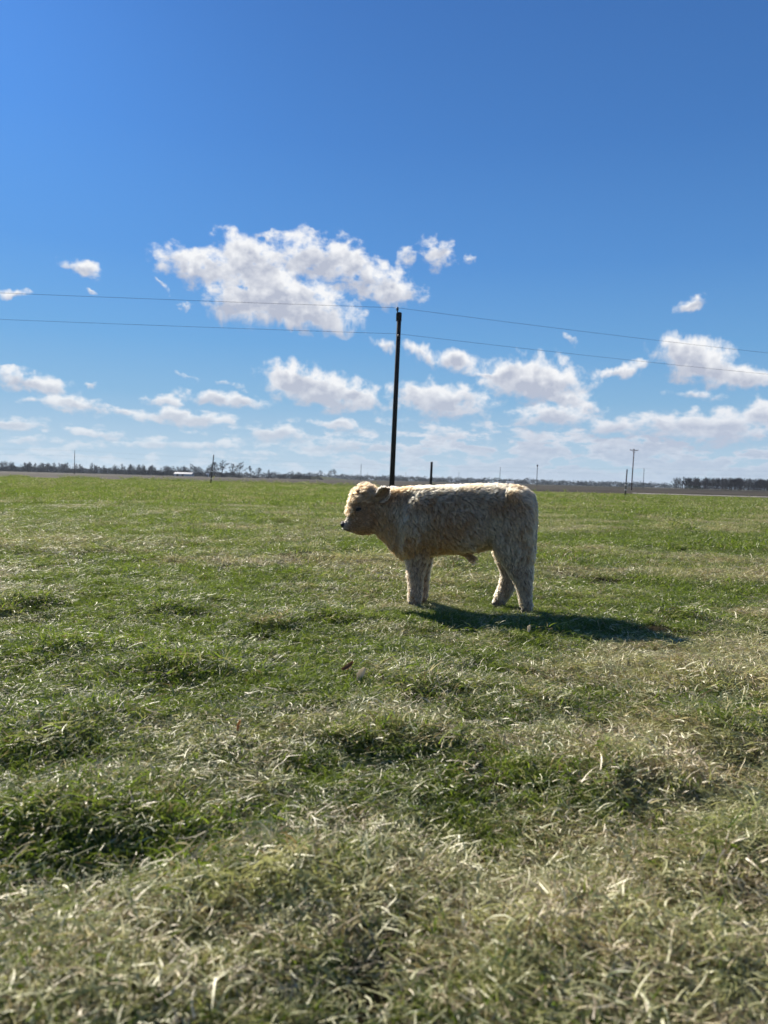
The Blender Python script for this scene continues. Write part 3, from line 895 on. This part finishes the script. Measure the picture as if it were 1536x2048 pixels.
for side in (-1, 1):
    V, F, base, ax, wide, nn = ear(side)
    e = mesh_obj('ear', V, F, hide, calf, True)
    e.data.update()
    ax_, nn_, w_ = np.array(ax), np.array(nn), np.array(wide)
    def ear_field(P, N, rr):
        n = len(P)
        rel = P - np.array(base)
        v = rel @ w_; u = rel @ ax_
        inner = (N @ nn_) > 0
        D = np.tile(ax_, (n, 1)) + np.sign(v)[:, None] * w_ * .6
        rim = np.abs(v) > .026
        L = np.where(inner, np.where(rim, .022, .010), .018)
        C = np.where((inner & ~rim)[:, None], np.array([.32, .18, .10]), np.array([.68, .54, .38]))
        return nrm(D), L, np.full(n, .35), np.full(n, .2), C
    grow('fur', e.data, 3200, 260, e, 40 + side, 6, ear_field, .0005)

# --- eye, nose, mouth line, hooves, tail
def simple(name, col, rough, spec=.5, **kw):
    m, t, out = material(name)
    principled(t, out, (*col, 1), rough, spec, **kw)
    return m
dark_wet = simple('wet_black_skin', (.012, .011, .012), .45, .35)
lidm = simple('grey_eyelid', (.20, .14, .105), .7, .2)
hoofm = simple('hoof_horn', (.10, .075, .055), .5, .3)
def tilt(V, c, ang):
    R_ = Matrix.Rotation(ang, 3, 'Y'); c = Vector(c)
    return [R_ @ (Vector(v) - c) + c for v in V]
for side in (-1, 1):
    c = (-.803, side * .0915, .672)
    V, F = blob(c, (.023, .0125, .0125), 10)
    e = mesh_obj('eye', tilt(V, c, rad(-18)), F, dark_wet, calf, True)
    V, F = blob((-.801, side * .0895, .6872), (.028, .011, .0055), 10)
    mesh_obj('eyelid', tilt(V, c, rad(-18)), F, lidm, e, True)
    V, F = blob((-.802, side * .0885, .6575), (.024, .010, .0045), 10)
    mesh_obj('eyelid', tilt(V, c, rad(-18)), F, lidm, e, True)
nose_skin = simple('grey_pink_nose_skin', (.085, .068, .06), .6, .3)
V, F = join([blob((-.936, 0, .556), (.016, .034, .022), 12), blob((-.928, -.022, .552), (.017, .017, .019), 12), blob((-.928, .022, .552), (.017, .017, .019), 12)])
nose = mesh_obj('nose', V, F, nose_skin, calf, True)
for side in (-1, 1):
    V, F = blob((-.931, side * .035, .549), (.017, .009, .016), 10)
    mesh_obj('nostril', V, F, dark_wet, nose, True)
V, F = tube([(-.942, -.020, .524), (-.922, -.044, .519), (-.895, -.053, .515), (-.868, -.056, .512)], [.002, .003, .003, .0015], 6)
mesh_obj('mouth', V, F, dark_wet, calf, True)
for s0, yy in ((.427, -.104), (.222, .104), (-.373, -.078), (-.345, .078)):
    V, F = [], []
    pieces = []
    for sg in (-1, 1):
        pieces.append(ring_mesh([((s0 - .004, yy + sg * .019, .028), (.032, 0, 0), (0, .017, 0)), ((s0 - .010, yy + sg * .020, .002), (.038, 0, 0), (0, .018, 0)),
                                 ((s0 - .014, yy + sg * .021, -.030), (.043, 0, 0), (0, .019, 0))], 12))
    V, F = join(pieces)
    mesh_obj('hoof', V, F, hoofm, calf, True)
V, F = tube([(.430, 0, .81), (.455, 0, .75), (.466, -.01, .62), (.464, -.03, .50), (.458, -.05, .42), (.455, -.06, .36)], [.022, .018, .014, .012, .013, .008], 10)
tail = mesh_obj('tail', V, F, hide, calf, True)
def tail_field(P, N, rr):
    n = len(P)
    D = np.tile(np.array([0, 0, -1.0]), (n, 1))
    L = .016 + .030 * sstep(.5, .36, P[:, 2])
    return D, L, np.full(n, .3), np.full(n, .25), np.tile(np.array([.46, .34, .22]), (n, 1))
grow('fur', tail.data, 5000, 350, tail, 60, 7, tail_field)

# ------------------------------------------------------------------ utility poles, wires, fence posts
def wood_material(name, dark, light):
    m, t, out = material(name)
    o = t.node('ShaderNodeTexCoord').outputs['Object']
    x, y, z = t.xyz(o)
    n = t.noise(t.comb(t.math('MULTIPLY', x, 30), t.math('MULTIPLY', y, 30), z), 1.5, 5, .65)
    principled(t, out, t.mix(n, (*dark, 1), (*light, 1)), .85, .15, bump(t, n, .5, .01))
    return m
creosote = wood_material('creosoted_wood', (.012, .011, .011), (.045, .038, .034))
grey_wood = wood_material('weathered_pole_wood', (.05, .042, .04), (.11, .09, .08))
red_wood = wood_material('brown_pole_wood', (.06, .035, .028), (.13, .08, .065))
wirem = simple('steel_wire', (.06, .065, .08), .5, .5)
porcelain = simple('grey_porcelain', (.30, .30, .31), .3, .5)
white_band = simple('pale_insulator', (.75, .72, .66), .5, .4)

def utility_pole(x, y, h, rb, rt, lean, wood, label, group=None, arm=0.0, n=12, detail=True):
    o = empty('utility_pole', (x, y, 0))
    tag(o, label, 'utility pole', group)
    top = (lean[0] * h, lean[1] * h, h)
    V, F = tube([(0, 0, -.3), (top[0] * .5, top[1] * .5, h * .5), top], [rb, (rb + rt) / 2, rt], n)
    mesh_obj('pole', V, F, wood, o, True)
    if detail:
        V, F = tube([(top[0] - rt * .9, 0, h - .30), (top[0] - rt * .9, 0, h + .10)], [.03, .03], 8)
        br = mesh_obj('bracket', V, F, wood, o, True)
        V, F = ring_mesh([((top[0] - rt * .9, 0, h + .08), (.035, 0, 0), (0, .035, 0)), ((top[0] - rt * .9, 0, h + .12), (.07, 0, 0), (0, .07, 0)),
                          ((top[0] - rt * .9, 0, h + .16), (.045, 0, 0), (0, .045, 0)), ((top[0] - rt * .9, 0, h + .20), (.065, 0, 0), (0, .065, 0)),
                          ((top[0] - rt * .9, 0, h + .25), (.03, 0, 0), (0, .03, 0))], 12)
        mesh_obj('insulator', V, F, dark_wet, o, True)
        V, F = ring_mesh([((top[0] * .86, -rb, h - 1.22), (.03, 0, 0), (0, .05, 0)), ((top[0] * .86, -rb, h - 1.14), (.05, 0, 0), (0, .06, 0)),
                          ((top[0] * .86, -rb, h - 1.06), (.03, 0, 0), (0, .05, 0))], 10)
        mesh_obj('insulator', V, F, dark_wet, o, True)
        V, F = box((top[0] - .02, 0, h - .22), (rt * 2.5, rt * 2.2, .34))
        mesh_obj('pole_cap_band', V, F, wood, o)
    if arm:
        V, F = box((top[0] * .97, -rt, h - .35), (arm, .12, .14))
        mesh_obj('crossarm', V, F, wood, o)
        for k in (-.46, -.16, .46):
            V, F = ring_mesh([((top[0] + k * arm, -rt, h - .28), (.06, 0, 0), (0, .06, 0)), ((top[0] + k * arm, -rt, h - .02), (.07, 0, 0), (0, .07, 0))], 8)
            mesh_obj('insulator', V, F, porcelain, o, True)
        for sg in (-1, 1):
            V, F = tube([(top[0] + sg * arm * .3, -rt - .05, h - .42), (top[0] * .95, -rt - .05, h - 1.1)], [.03, .03], 5)
            mesh_obj('brace', V, F, wood, o)
    return o
def wire(name, a, b, sag, r, label, cat='wire', group=None, n=40):
    pts = []
    for i in range(n + 1):
        q = i / n
        p = Vector(a).lerp(Vector(b), q); p.z -= 4 * sag * q * (1 - q); pts.append(p)
    V, F = tube(pts, [r] * (n + 1), 5)
    return tag(mesh_obj(name, V, F, wirem, None, True), label, cat, group)

# near line: the tall dark pole behind the calf, its neighbours left and right outside the frame
NX, NY, NH = .325, 35.5, 9.0
utility_pole(NX, NY, NH - .15, .13, .105, (.0185, 0), creosote, 'tall dark utility pole with no crossarm rising behind the calf')
tp = (NX + .0185 * NH - .09, NY, NH + .07)
lp = (NX + .0165 * NH, NY - .14, NH - 1.18)
wire('power_line', (-54.5, 33.4, NH + .65), tp, .16, .007, 'upper power line running left from the tall pole')
wire('power_line', tp, (56, 56.5, NH + .5), .35, .007, 'upper power line running right from the tall pole')
wire('power_line', (-54.5, 33.2, NH - .60), lp, .16, .0065, 'lower power line running left from the tall pole')
wire('power_line', lp, (56, 56.3, NH - .8), .35, .0065, 'lower power line running right from the tall pole')

# dark posts of the pasture fence
def fence_post(x, y, h, r, lean, label, bands=(), wood=None):
    o = empty('fence_post', (x, y, 0))
    tag(o, label, 'fence post')
    V, F = tube([(0, 0, -.3), (lean * h * .5, 0, h * .5), (lean * h, 0, h)], [r * 1.05, r, r * .95], 12)
    mesh_obj('post', V, F, wood or creosote, o, True)
    for b in bands:
        V, F = ring_mesh([((lean * b, 0, b - .05), (r * 1.5, 0, 0), (0, r * 1.5, 0)), ((lean * b, 0, b + .05), (r * 1.5, 0, 0), (0, r * 1.5, 0))], 10)
        mesh_obj('insulator', V, F, white_band, o, True)
    return o
fence_post(2.47, 40, 1.93, .068, .02, 'thick dark fence post showing above the back of the calf')
fence_post(-19.42, 82.5, 3.2, .062, .10, 'leaning dark fence post at the pasture edge left of the calf', (.55, 1.35), grey_wood)
fence_post(21.75, 66.9, 2.42, .055, .04, 'banded dark fence post at the pasture edge left of the crossarm pole', (.55, .98), grey_wood)

# poles of the far line and their wires
FAR = [(-133, 317, 10.1, 'thin distant utility pole in front of the left tree line'), (-14.4, 442, 10.0, 'thin distant utility pole just above the head of the calf'),
       (66.1, 426, 10.0, 'thin distant utility pole above the hindquarters of the calf'), (131.3, 376, 10.1, 'thin pale distant pole right of the crossarm pole')]
for x, y, h, lab in FAR:
    utility_pole(x, y, h, .16, .12, (.01, 0), grey_wood, lab, None, 0, 8, False)
p_ = utility_pole(76.1, 371, 9.9, .18, .15, (.012, 0), grey_wood, 'distant utility pole with a small transformer can on top, above the rump of the calf', None, 0, 8, False)
V, F = ring_mesh([((.12, -.1, 9.5), (.34, 0, 0), (0, .34, 0)), ((.12, -.1, 10.5), (.34, 0, 0), (0, .34, 0))], 10)
mesh_obj('transformer', V, F, grey_wood, p_, True)
for x, y, h, lab in [(-20.8, 879, 9.8, 'very faint distant pole left of the tall pole'), (-2.4, 1195, 9.7, 'faintest farthest pole just left of the tall pole'),
                     (22.1, 782, 9.9, 'very faint distant pole between the tall pole and the thick fence post'), (67.7, 678, 9.9, 'faint distant pole over the middle of the back of the calf')]:
    utility_pole(x, y, h, .18, .14, (0, 0), grey_wood, lab, None, 0, 6, False)
utility_pole(62.0, 186, 10.3, .15, .11, (.028, 0), red_wood, 'brown utility pole with a crossarm on the right', None, 2.1, 12, False)
ends = [(-260, 290, 10.3)] + [(x, y, h) for x, y, h, _ in FAR] + [(235, 330, 10.4)]
for i in range(len(ends) - 1):
    a, b = ends[i], ends[i + 1]
    for dz_, nm_ in ((0, 'upper'), (-2.3, 'lower')):
        wire('distant_wire', (a[0], a[1], a[2] + dz_), (b[0], b[1], b[2] + dz_), .55, .013,
             'faint %s wire of the distant pole line, %s' % (nm_, ('at the left frame edge', 'left pole to the calf', 'over the back of the calf',
             'right of the calf', 'over the right wood')[i]), 'wire', 'wires of the distant pole line', 24)


# ------------------------------------------------------------------ bare winter trees
bark = simple('winter_bark', (.055, .048, .044), .95, .05)
evergreen = simple('cedar_foliage', (.018, .03, .014), .95, .05)
def bare_tree(seed, H, spread=.5, levels=5, r0=.022, upright=.0, twig=.016):
    """trunk and crown meshes of a leafless tree"""
    rr = random.Random(seed)
    trunk, crown = [], []
    pts, p = [], Vector((0, 0, -.3))
    for k in range(7):
        pts.append(p.copy()); p = p + Vector((rr.gauss(0, .012) * H, rr.gauss(0, .012) * H, (.3 if k == 0 else 0) + H * .11))
    rads = [H * r0 * q for q in (1.3, 1.05, .9, .72, .55, .4, .28)]
    trunk.append(tube(pts, rads, 6))
    def branch(p, d, L, r, lev):
        mid = p + d * L * .5 + Vector((rr.gauss(0, 1), rr.gauss(0, 1), rr.gauss(0, .5))) * L * .07
        end = p + d * L
        crown.append(tube([p, mid, end], [r, r * .8, r * .62], 3 if lev > 1 else 5, False))
        if lev >= levels: return
        for i in range(3 if lev < levels - 1 else 4):
            q = Vector((rr.gauss(0, 1), rr.gauss(0, 1), rr.gauss(0, .8) + .3 + upright))
            nd = (d + q * spread * (1.0 if i else .5)).normalized()
            if nd.z < -.05: nd.z = abs(nd.z) * .5
            branch(end if i < 2 else p.lerp(end, .65), nd, L * rr.uniform(.58, .86), max(r * .58, H * twig * .12), lev + 1)
    n0 = 8
    for i in range(n0):
        q = i / (n0 - 1)
        zz = .17 + .45 * q
        f = zz * 6 / .66
        a = i * 2.4 + rr.random()
        base = pts[min(6, int(f) + 1)].lerp(pts[min(6, int(f) + 2)], f % 1) if f < 5 else pts[6]
        base = Vector((base.x, base.y, zz * H))
        out_ = 1.25 - .9 * q + upright * -.4
        d = Vector((math.cos(a) * out_, math.sin(a) * out_, .75 + q)).normalized()
        branch(base, d, H * (.19 - .05 * q) * rr.uniform(.8, 1.15), H * r0 * .42, 1)
    return join(trunk), join(crown)
def norm_tree(tc_, H):
    (tv, tf), (cv, cf) = tc_
    zmax = max(v[2] for v in cv); k = H / zmax
    sc_ = lambda vs: [Vector((v[0] * k, v[1] * k, v[2] * k if v[2] > 0 else v[2])) for v in vs]
    return (sc_(tv), tf), (sc_(cv), cf)
TREES = ((1, .50, .1), (2, .62, .0), (3, .42, .3), (4, .55, .15), (7, .36, .4))
PROTO_HI = [norm_tree(bare_tree(s, 1.0, sp, 5, .022, up, .030), 1.0) for s, sp, up in TREES]
PROTO = [norm_tree(bare_tree(s, 1.0, sp, 4, .022, up, .036), 1.0) for s, sp, up in ((1, .50, .1), (2, .62, .0), (3, .42, .3), (4, .55, .15), (7, .36, .4))]
def _me(name, vf, mat):
    me = bpy.data.meshes.new(name); me.from_pydata([tuple(v) for v in vf[0]], [], vf[1]); me.materials.append(mat); return me
PMESH = [(_me('trunk', t_, bark), _me('crown', c_, bark)) for t_, c_ in PROTO_HI]
def plant(x, y, H, k, label, group=None, wide=1.0, rz=None):
    o = empty('bare_tree', (x, y, 0)); o.scale = (H * wide, H * wide, H); o.rotation_euler.z = rz if rz is not None else random.Random(x * 7 + y).random() * 6.28
    tag(o, label, 'tree', group)
    link(bpy.data.objects.new('trunk', PMESH[k][0]), o); link(bpy.data.objects.new('crown', PMESH[k][1]), o)
    return o
def wood_mass(name, spots, label, mat=bark, shrub=0):
    """a far wood as one mass: (x, y, H, width)"""
    rr = random.Random(len(spots))
    VV, FF, base = [], [], 0
    for x, y, H, wd in spots:
        (tv, tf), (cv, cf) = PROTO[rr.randrange(5)]
        a = rr.random() * 6.28; ca, sa = math.cos(a), math.sin(a)
        for vs, fs in ((tv, tf), (cv, cf)):
            A = np.array([tuple(v) for v in vs]) * (H * wd, H * wd, H)
            A = np.stack([A[:, 0] * ca - A[:, 1] * sa + x, A[:, 0] * sa + A[:, 1] * ca + y, A[:, 2]], 1)
            VV.append(A); FF += [tuple(i + base for i in f) for f in fs]; base += len(A)
    me = bpy.data.meshes.new(name); me.from_pydata(np.concatenate(VV).tolist(), [], FF); me.materials.append(mat)
    return tag(link(bpy.data.objects.new(name, me)), label, 'wood', kind='stuff')
def thicket(name, pts, label, seed, leaf=.5, mat=None, n_per=420):
    """brush and hedges as thousands of small tilted faces: (x, y, rx, ry, h)"""
    rr = np.random.RandomState(seed); VV = []
    for x, y, rx, ry, h in pts:
        n = int(n_per * max(1, rx / 6))
        q = rr.rand(n, 3); px = x + rx * (q[:, 0] * 2 - 1); py = y + ry * (q[:, 1] * 2 - 1)
        prof = np.clip(1 - ((px - x) / rx) ** 4, .1, 1) * (.65 + .7 * (vnoise(px * .25, py * .1) + .5))
        pz = h * q[:, 2] ** .8 * prof
        c = np.stack([px, py, pz], 1)
        a, b = rr.randn(n, 3), rr.randn(n, 3)
        a = a / np.linalg.norm(a, axis=1, keepdims=True) * leaf; b = b / np.linalg.norm(b, axis=1, keepdims=True) * leaf * .5
        VV.append(np.stack([c - a, c + b, c + a], 1).reshape(-1, 3))
    V_ = np.concatenate(VV); F_ = np.arange(len(V_)).reshape(-1, 3)
    me = bpy.data.meshes.new(name); me.from_pydata(V_.tolist(), [], F_.tolist()); me.materials.append(mat or bark)
    return tag(link(bpy.data.objects.new(name, me)), label, 'thicket', kind='stuff')

rt_ = random.Random(77)
ORD = 'first second third fourth fifth sixth seventh eighth ninth tenth eleventh twelfth thirteenth fourteenth fifteenth sixteenth seventeenth eighteenth'.split()
# left tree line
wood_mass('tree_line', [(rt_.uniform(-420, -150) , 650 + rt_.uniform(-25, 40), rt_.uniform(7.2, 9.6), rt_.uniform(.9, 1.4)) for _ in range(130)],
          'long dark line of leafless trees along the left horizon')
thicket('undergrowth', [(x, 632, 9, 8, 4.4 if x < -215 else 3.6) for x in range(-420, -125, 11)], 'dark brush below the left tree line', 5, .7, None, 900)
for i, (px, H_, k) in enumerate([(-330, 8.8, 0), (-300, 9, 1), (-287, 8.4, 4), (-272, 7.8, 3), (-258, 8.0, 2), (-246, 7.6, 0), (-228, 7.2, 1), (-208, 7.0, 3), (-186, 7.4, 4), (-168, 6.4, 2)]):
    plant(px, 622 + (i * 37 % 11), H_, k, '%s leafless tree from the left in the left tree line' % ORD[i], 'trees of the left tree line', 1.15)
# trees by the white shed and the middle clump
plant(-129.5, 500, 9.0, 1, 'wide leafless tree standing beside the white shed', None, 1.1)
plant(-115.0, 500, 10.4, 3, 'leafless tree just right of the leaning fence post, leftmost of the middle clump', None, 1.25)
plant(-109.5, 498, 11.6, 0, 'tallest leafless tree of the middle clump', None, 1.15)
plant(-99.0, 502, 11.2, 1, 'round leafless tree, right of the tallest in the middle clump', None, 1.2)
plant(-104.2, 507, 9.8, 2, 'narrow leafless tree between the two big crowns of the middle clump', None, 1.1)
plant(-119.5, 506, 7.6, 4, 'small leafless tree behind the leaning fence post', None, 1.0)
plant(-86.0, 505, 7.4, 3, 'lower spreading leafless tree right of the middle clump', None, 1.2)
plant(-92.5, 509, 8.6, 2, 'slim leafless tree at the right side of the middle clump', None, 1.1)
plant(-80.5, 512, 6.4, 4, 'small leafless tree at the right end of the middle clump')
thicket('undergrowth', [(x, 512, 7, 6, h) for x, h in ((-172, 3.4), (-160, 3.2), (-150, 3.6), (-139, 3.4), (-118, 3.0), (-106, 3.0), (-95, 2.8), (-84, 3.4), (-75, 3.8), (-66, 3.2), (-58, 2.6), (-50, 2.2))],
        'brush along the field edge below the middle clump of trees', 6, .5, None, 650)
for i, (x, H_) in enumerate([(-70, 5.6), (-64, 4.8), (-57, 5.2), (-66.5, 5.0)]):
    plant(x, 560 + i * 3, H_ * 1.1, i, '%s low hedge tree from the left between the middle clump and the knoll' % ('first', 'third', 'fourth', 'second')[i], 'low hedge trees', 1.3)
# knoll with two trees
kx, ky = np.meshgrid(np.linspace(-1, 1, 24), np.linspace(-1, 1, 12))
grid_mesh('knoll', -55 + 30 * kx, 650 + 22 * ky, .1 + 2.6 * np.cos(kx * 1.5708) ** 2 * np.cos(ky * 1.5708) - .15, gm)
plant(-56.6, 650, 6.0, 0, 'small round leafless tree alone on the knoll', None, 1.3).location.z = 2.4
plant(-48.0, 650, 7.2, 1, 'dense leafless tree on the right of the knoll', None, 1.3).location.z = 2.2
plant(-44.5, 652, 8.0, 4, 'taller leafless tree at the right end of the knoll', None, 1.3).location.z = 2.0
wood_mass('distant_trees', [(rt_.uniform(-30, 240), 1150 + rt_.uniform(-60, 60), rt_.uniform(5, 8), 1.5) for _ in range(60)], 'low far trees along the horizon behind the calf')
thicket('undergrowth', [(x, 1100, 26, 10, 5.0 + 3.0 * ((x * 37) % 7) / 7) for x in range(-140, 420, 30)], 'thin dark line of far hedges along the horizon behind the calf', 8, 1.4, evergreen, 200)
thicket('undergrowth', [(x, 1500, 60, 14, 9) for x in range(-900, 1200, 80)], 'faint farthest hedge line on the horizon', 9, 2.4, evergreen, 60)
plant(138.5, 520, 3.4, 0, 'small leafless bush tree alone right of the calf', None, 1.6)
# right wood
spots = [(rt_.uniform(183, 300), 437 + rt_.uniform(3, 34), rt_.uniform(6.6, 8.2), rt_.uniform(.9, 1.2)) for _ in range(260)]
wood_mass('bare_wood', spots, 'dense leafless wood on the right horizon')
for i in range(18):
    x = 175.5 + i * 4.4 + rt_.uniform(-1, 1); H_ = rt_.uniform(6.8, 8.0) * (1 if i > 3 else .68 + .08 * i)
    plant(x, 433 + rt_.uniform(-2, 3) - i * .2, H_, rt_.randrange(5), '%s leafless tree from the left along the front of the right wood' % ORD[i], 'trees at the front of the right wood', 1.0)
thicket('undergrowth', [(x, 446, 6, 4, 4.4) for x in range(186, 300, 8)], 'dark underwood at the foot of the right wood', 10, .35, None, 700)
thicket('undergrowth', [(177, 428, 3.4, 2, 1.9), (181, 428, 3, 2, 1.7)], 'dark evergreen bushes at the left end of the right wood', 11, .3, evergreen, 900)

# ------------------------------------------------------------------ white buildings far off
white_wall = simple('white_metal_siding', (.50, .50, .49), .6, .3)
pale_roof = simple('pale_metal_roof', (.42, .43, .44), .5, .4)
def shed(x, y, L, W, h, ridge, label, doors=1):
    o = empty('shed', (x, y, 0)); tag(o, label, 'shed')
    V, F = box((0, 0, h / 2), (L, W, h)); mesh_obj('wall', V, F, white_wall, o)
    a, b = L / 2 + .3, W / 2 + .3
    V = [(-a, -b, h + .003), (a, -b, h + .003), (a, 0, ridge), (-a, 0, ridge), (-a, b, h + .003), (a, b, h + .003)]
    mesh_obj('roof', V, [(0, 1, 2, 3), (3, 2, 5, 4), (0, 3, 4), (1, 5, 2), (0, 4, 5, 1)], pale_roof, o)
    for k in range(doors):
        V, F = box((-L * .3 + k * L * .3, -W / 2 - .04, h * .4), (1.6, .06, h * .8)); mesh_obj('door', V, F, grey_wood, o)
    return o
shed(-134.0, 494, 11.5, 7, 1.5, 2.6, 'long low white shed beside the wide leafless tree', 2)
shed(-117.8, 492, 1.4, 1.6, 1.6, 2.3, 'tiny white hut left of the leaning fence post', 1)
shed(84.6, 500, 4.4, 4, 1.3, 2.1, 'small white shed on the horizon right above the rump of the calf', 1)
shed(78.0, 505, 1.8, 3, 1.2, 1.9, 'smallest white hut on the horizon above the back of the calf', 1)

# ------------------------------------------------------------------ things lying in the grass
def leaf(x, y, L, W, rz, pitch, mat, label, curl=.25):
    V, F = [], []
    n = 9
    for side in (0, 1):
        for i in range(n):
            u = i / (n - 1); hw = W * math.sin(math.pi * (u * .9 + .05)) ** .8 * (.9 + .2 * math.sin(i * 2.7))
            for v in (-1, -.5, 0, .5, 1):
                V.append((u * L - L / 2, v * hw / 2, curl * L * (u - .5) ** 2 * 2 + abs(v) * W * .22 - side * .0012))
    a = n * 5
    for i in range(n - 1):
        for k in range(4):
            q = i * 5 + k
            F.append((q, q + 5, q + 6, q + 1)); F.append((a + q, a + q + 1, a + q + 6, a + q + 5))
    o = mesh_obj('dry_leaf', V, F, mat, None, True)
    z = float(height(x, y))
    o.location = (x, y, z + .045); o.rotation_euler = (rad(pitch), rad(-35), rad(rz))
    return tag(o, label, 'leaf')
def leaf_material(name, c1, c2):
    m, t, out = material(name)
    o = t.node('ShaderNodeTexCoord').outputs['Object']
    c = t.mix(t.noise(o, 60, 4), (*c1, 1), (*c2, 1))
    d = t.node('ShaderNodeBsdfDiffuse'); t.put(d.inputs[0], c)
    r = t.node('ShaderNodeBsdfTranslucent'); t.put(r.inputs[0], c)
    mx = t.node('ShaderNodeMixShader'); mx.inputs[0].default_value = .45
    t.l.new(d.outputs[0], mx.inputs[1]); t.l.new(r.outputs[0], mx.inputs[2]); t.l.new(mx.outputs[0], out.inputs[0])
    return m
pale_leaf = leaf_material('pale_dry_leaf', (.55, .48, .34), (.78, .72, .58))
brown_leaf = leaf_material('brown_dry_leaf', (.16, .085, .045), (.34, .22, .12))
leaf(.834, 4.17, .055, .030, 70, 60, pale_leaf, 'pale curled leaf standing in the grass below the shadow of the calf')
leaf(-.135, 3.18, .06, .04, 10, 20, brown_leaf, 'dark brown dead leaf in the grass below the calf, left of the tan one')
leaf(-.085, 3.11, .07, .035, 60, 50, pale_leaf, 'tan dead leaf beside the dark brown one in the middle of the grass')
leaf(-.47, 2.42, .06, .02, 95, 70, leaf_material('orange_dry_leaf', (.42, .22, .09), (.60, .36, .16)), 'thin orange brown leaf in the grass at lower left')

# ------------------------------------------------------------------ air
hz_m = bpy.data.materials.new('haze'); hz_m.use_nodes = True
ht = NT(hz_m.node_tree); hz_m.node_tree.nodes.clear()
ho = ht.node('ShaderNodeOutputMaterial'); hv = ht.node('ShaderNodeVolumePrincipled')
hv.inputs['Color'].default_value = (.72, .84, 1, 1); hv.inputs['Density'].default_value = .00011; hv.inputs['Anisotropy'].default_value = 0.2
ht.l.new(hv.outputs[0], ho.inputs['Volume'])
USE_HAZE = True
if USE_HAZE:
    V, F = box((0, 1200, 7.5), (5400, 5400, 18))
    hz = mesh_obj('haze', V, F, hz_m); tag(hz, 'thin pale air over the fields', 'haze', kind='stuff')
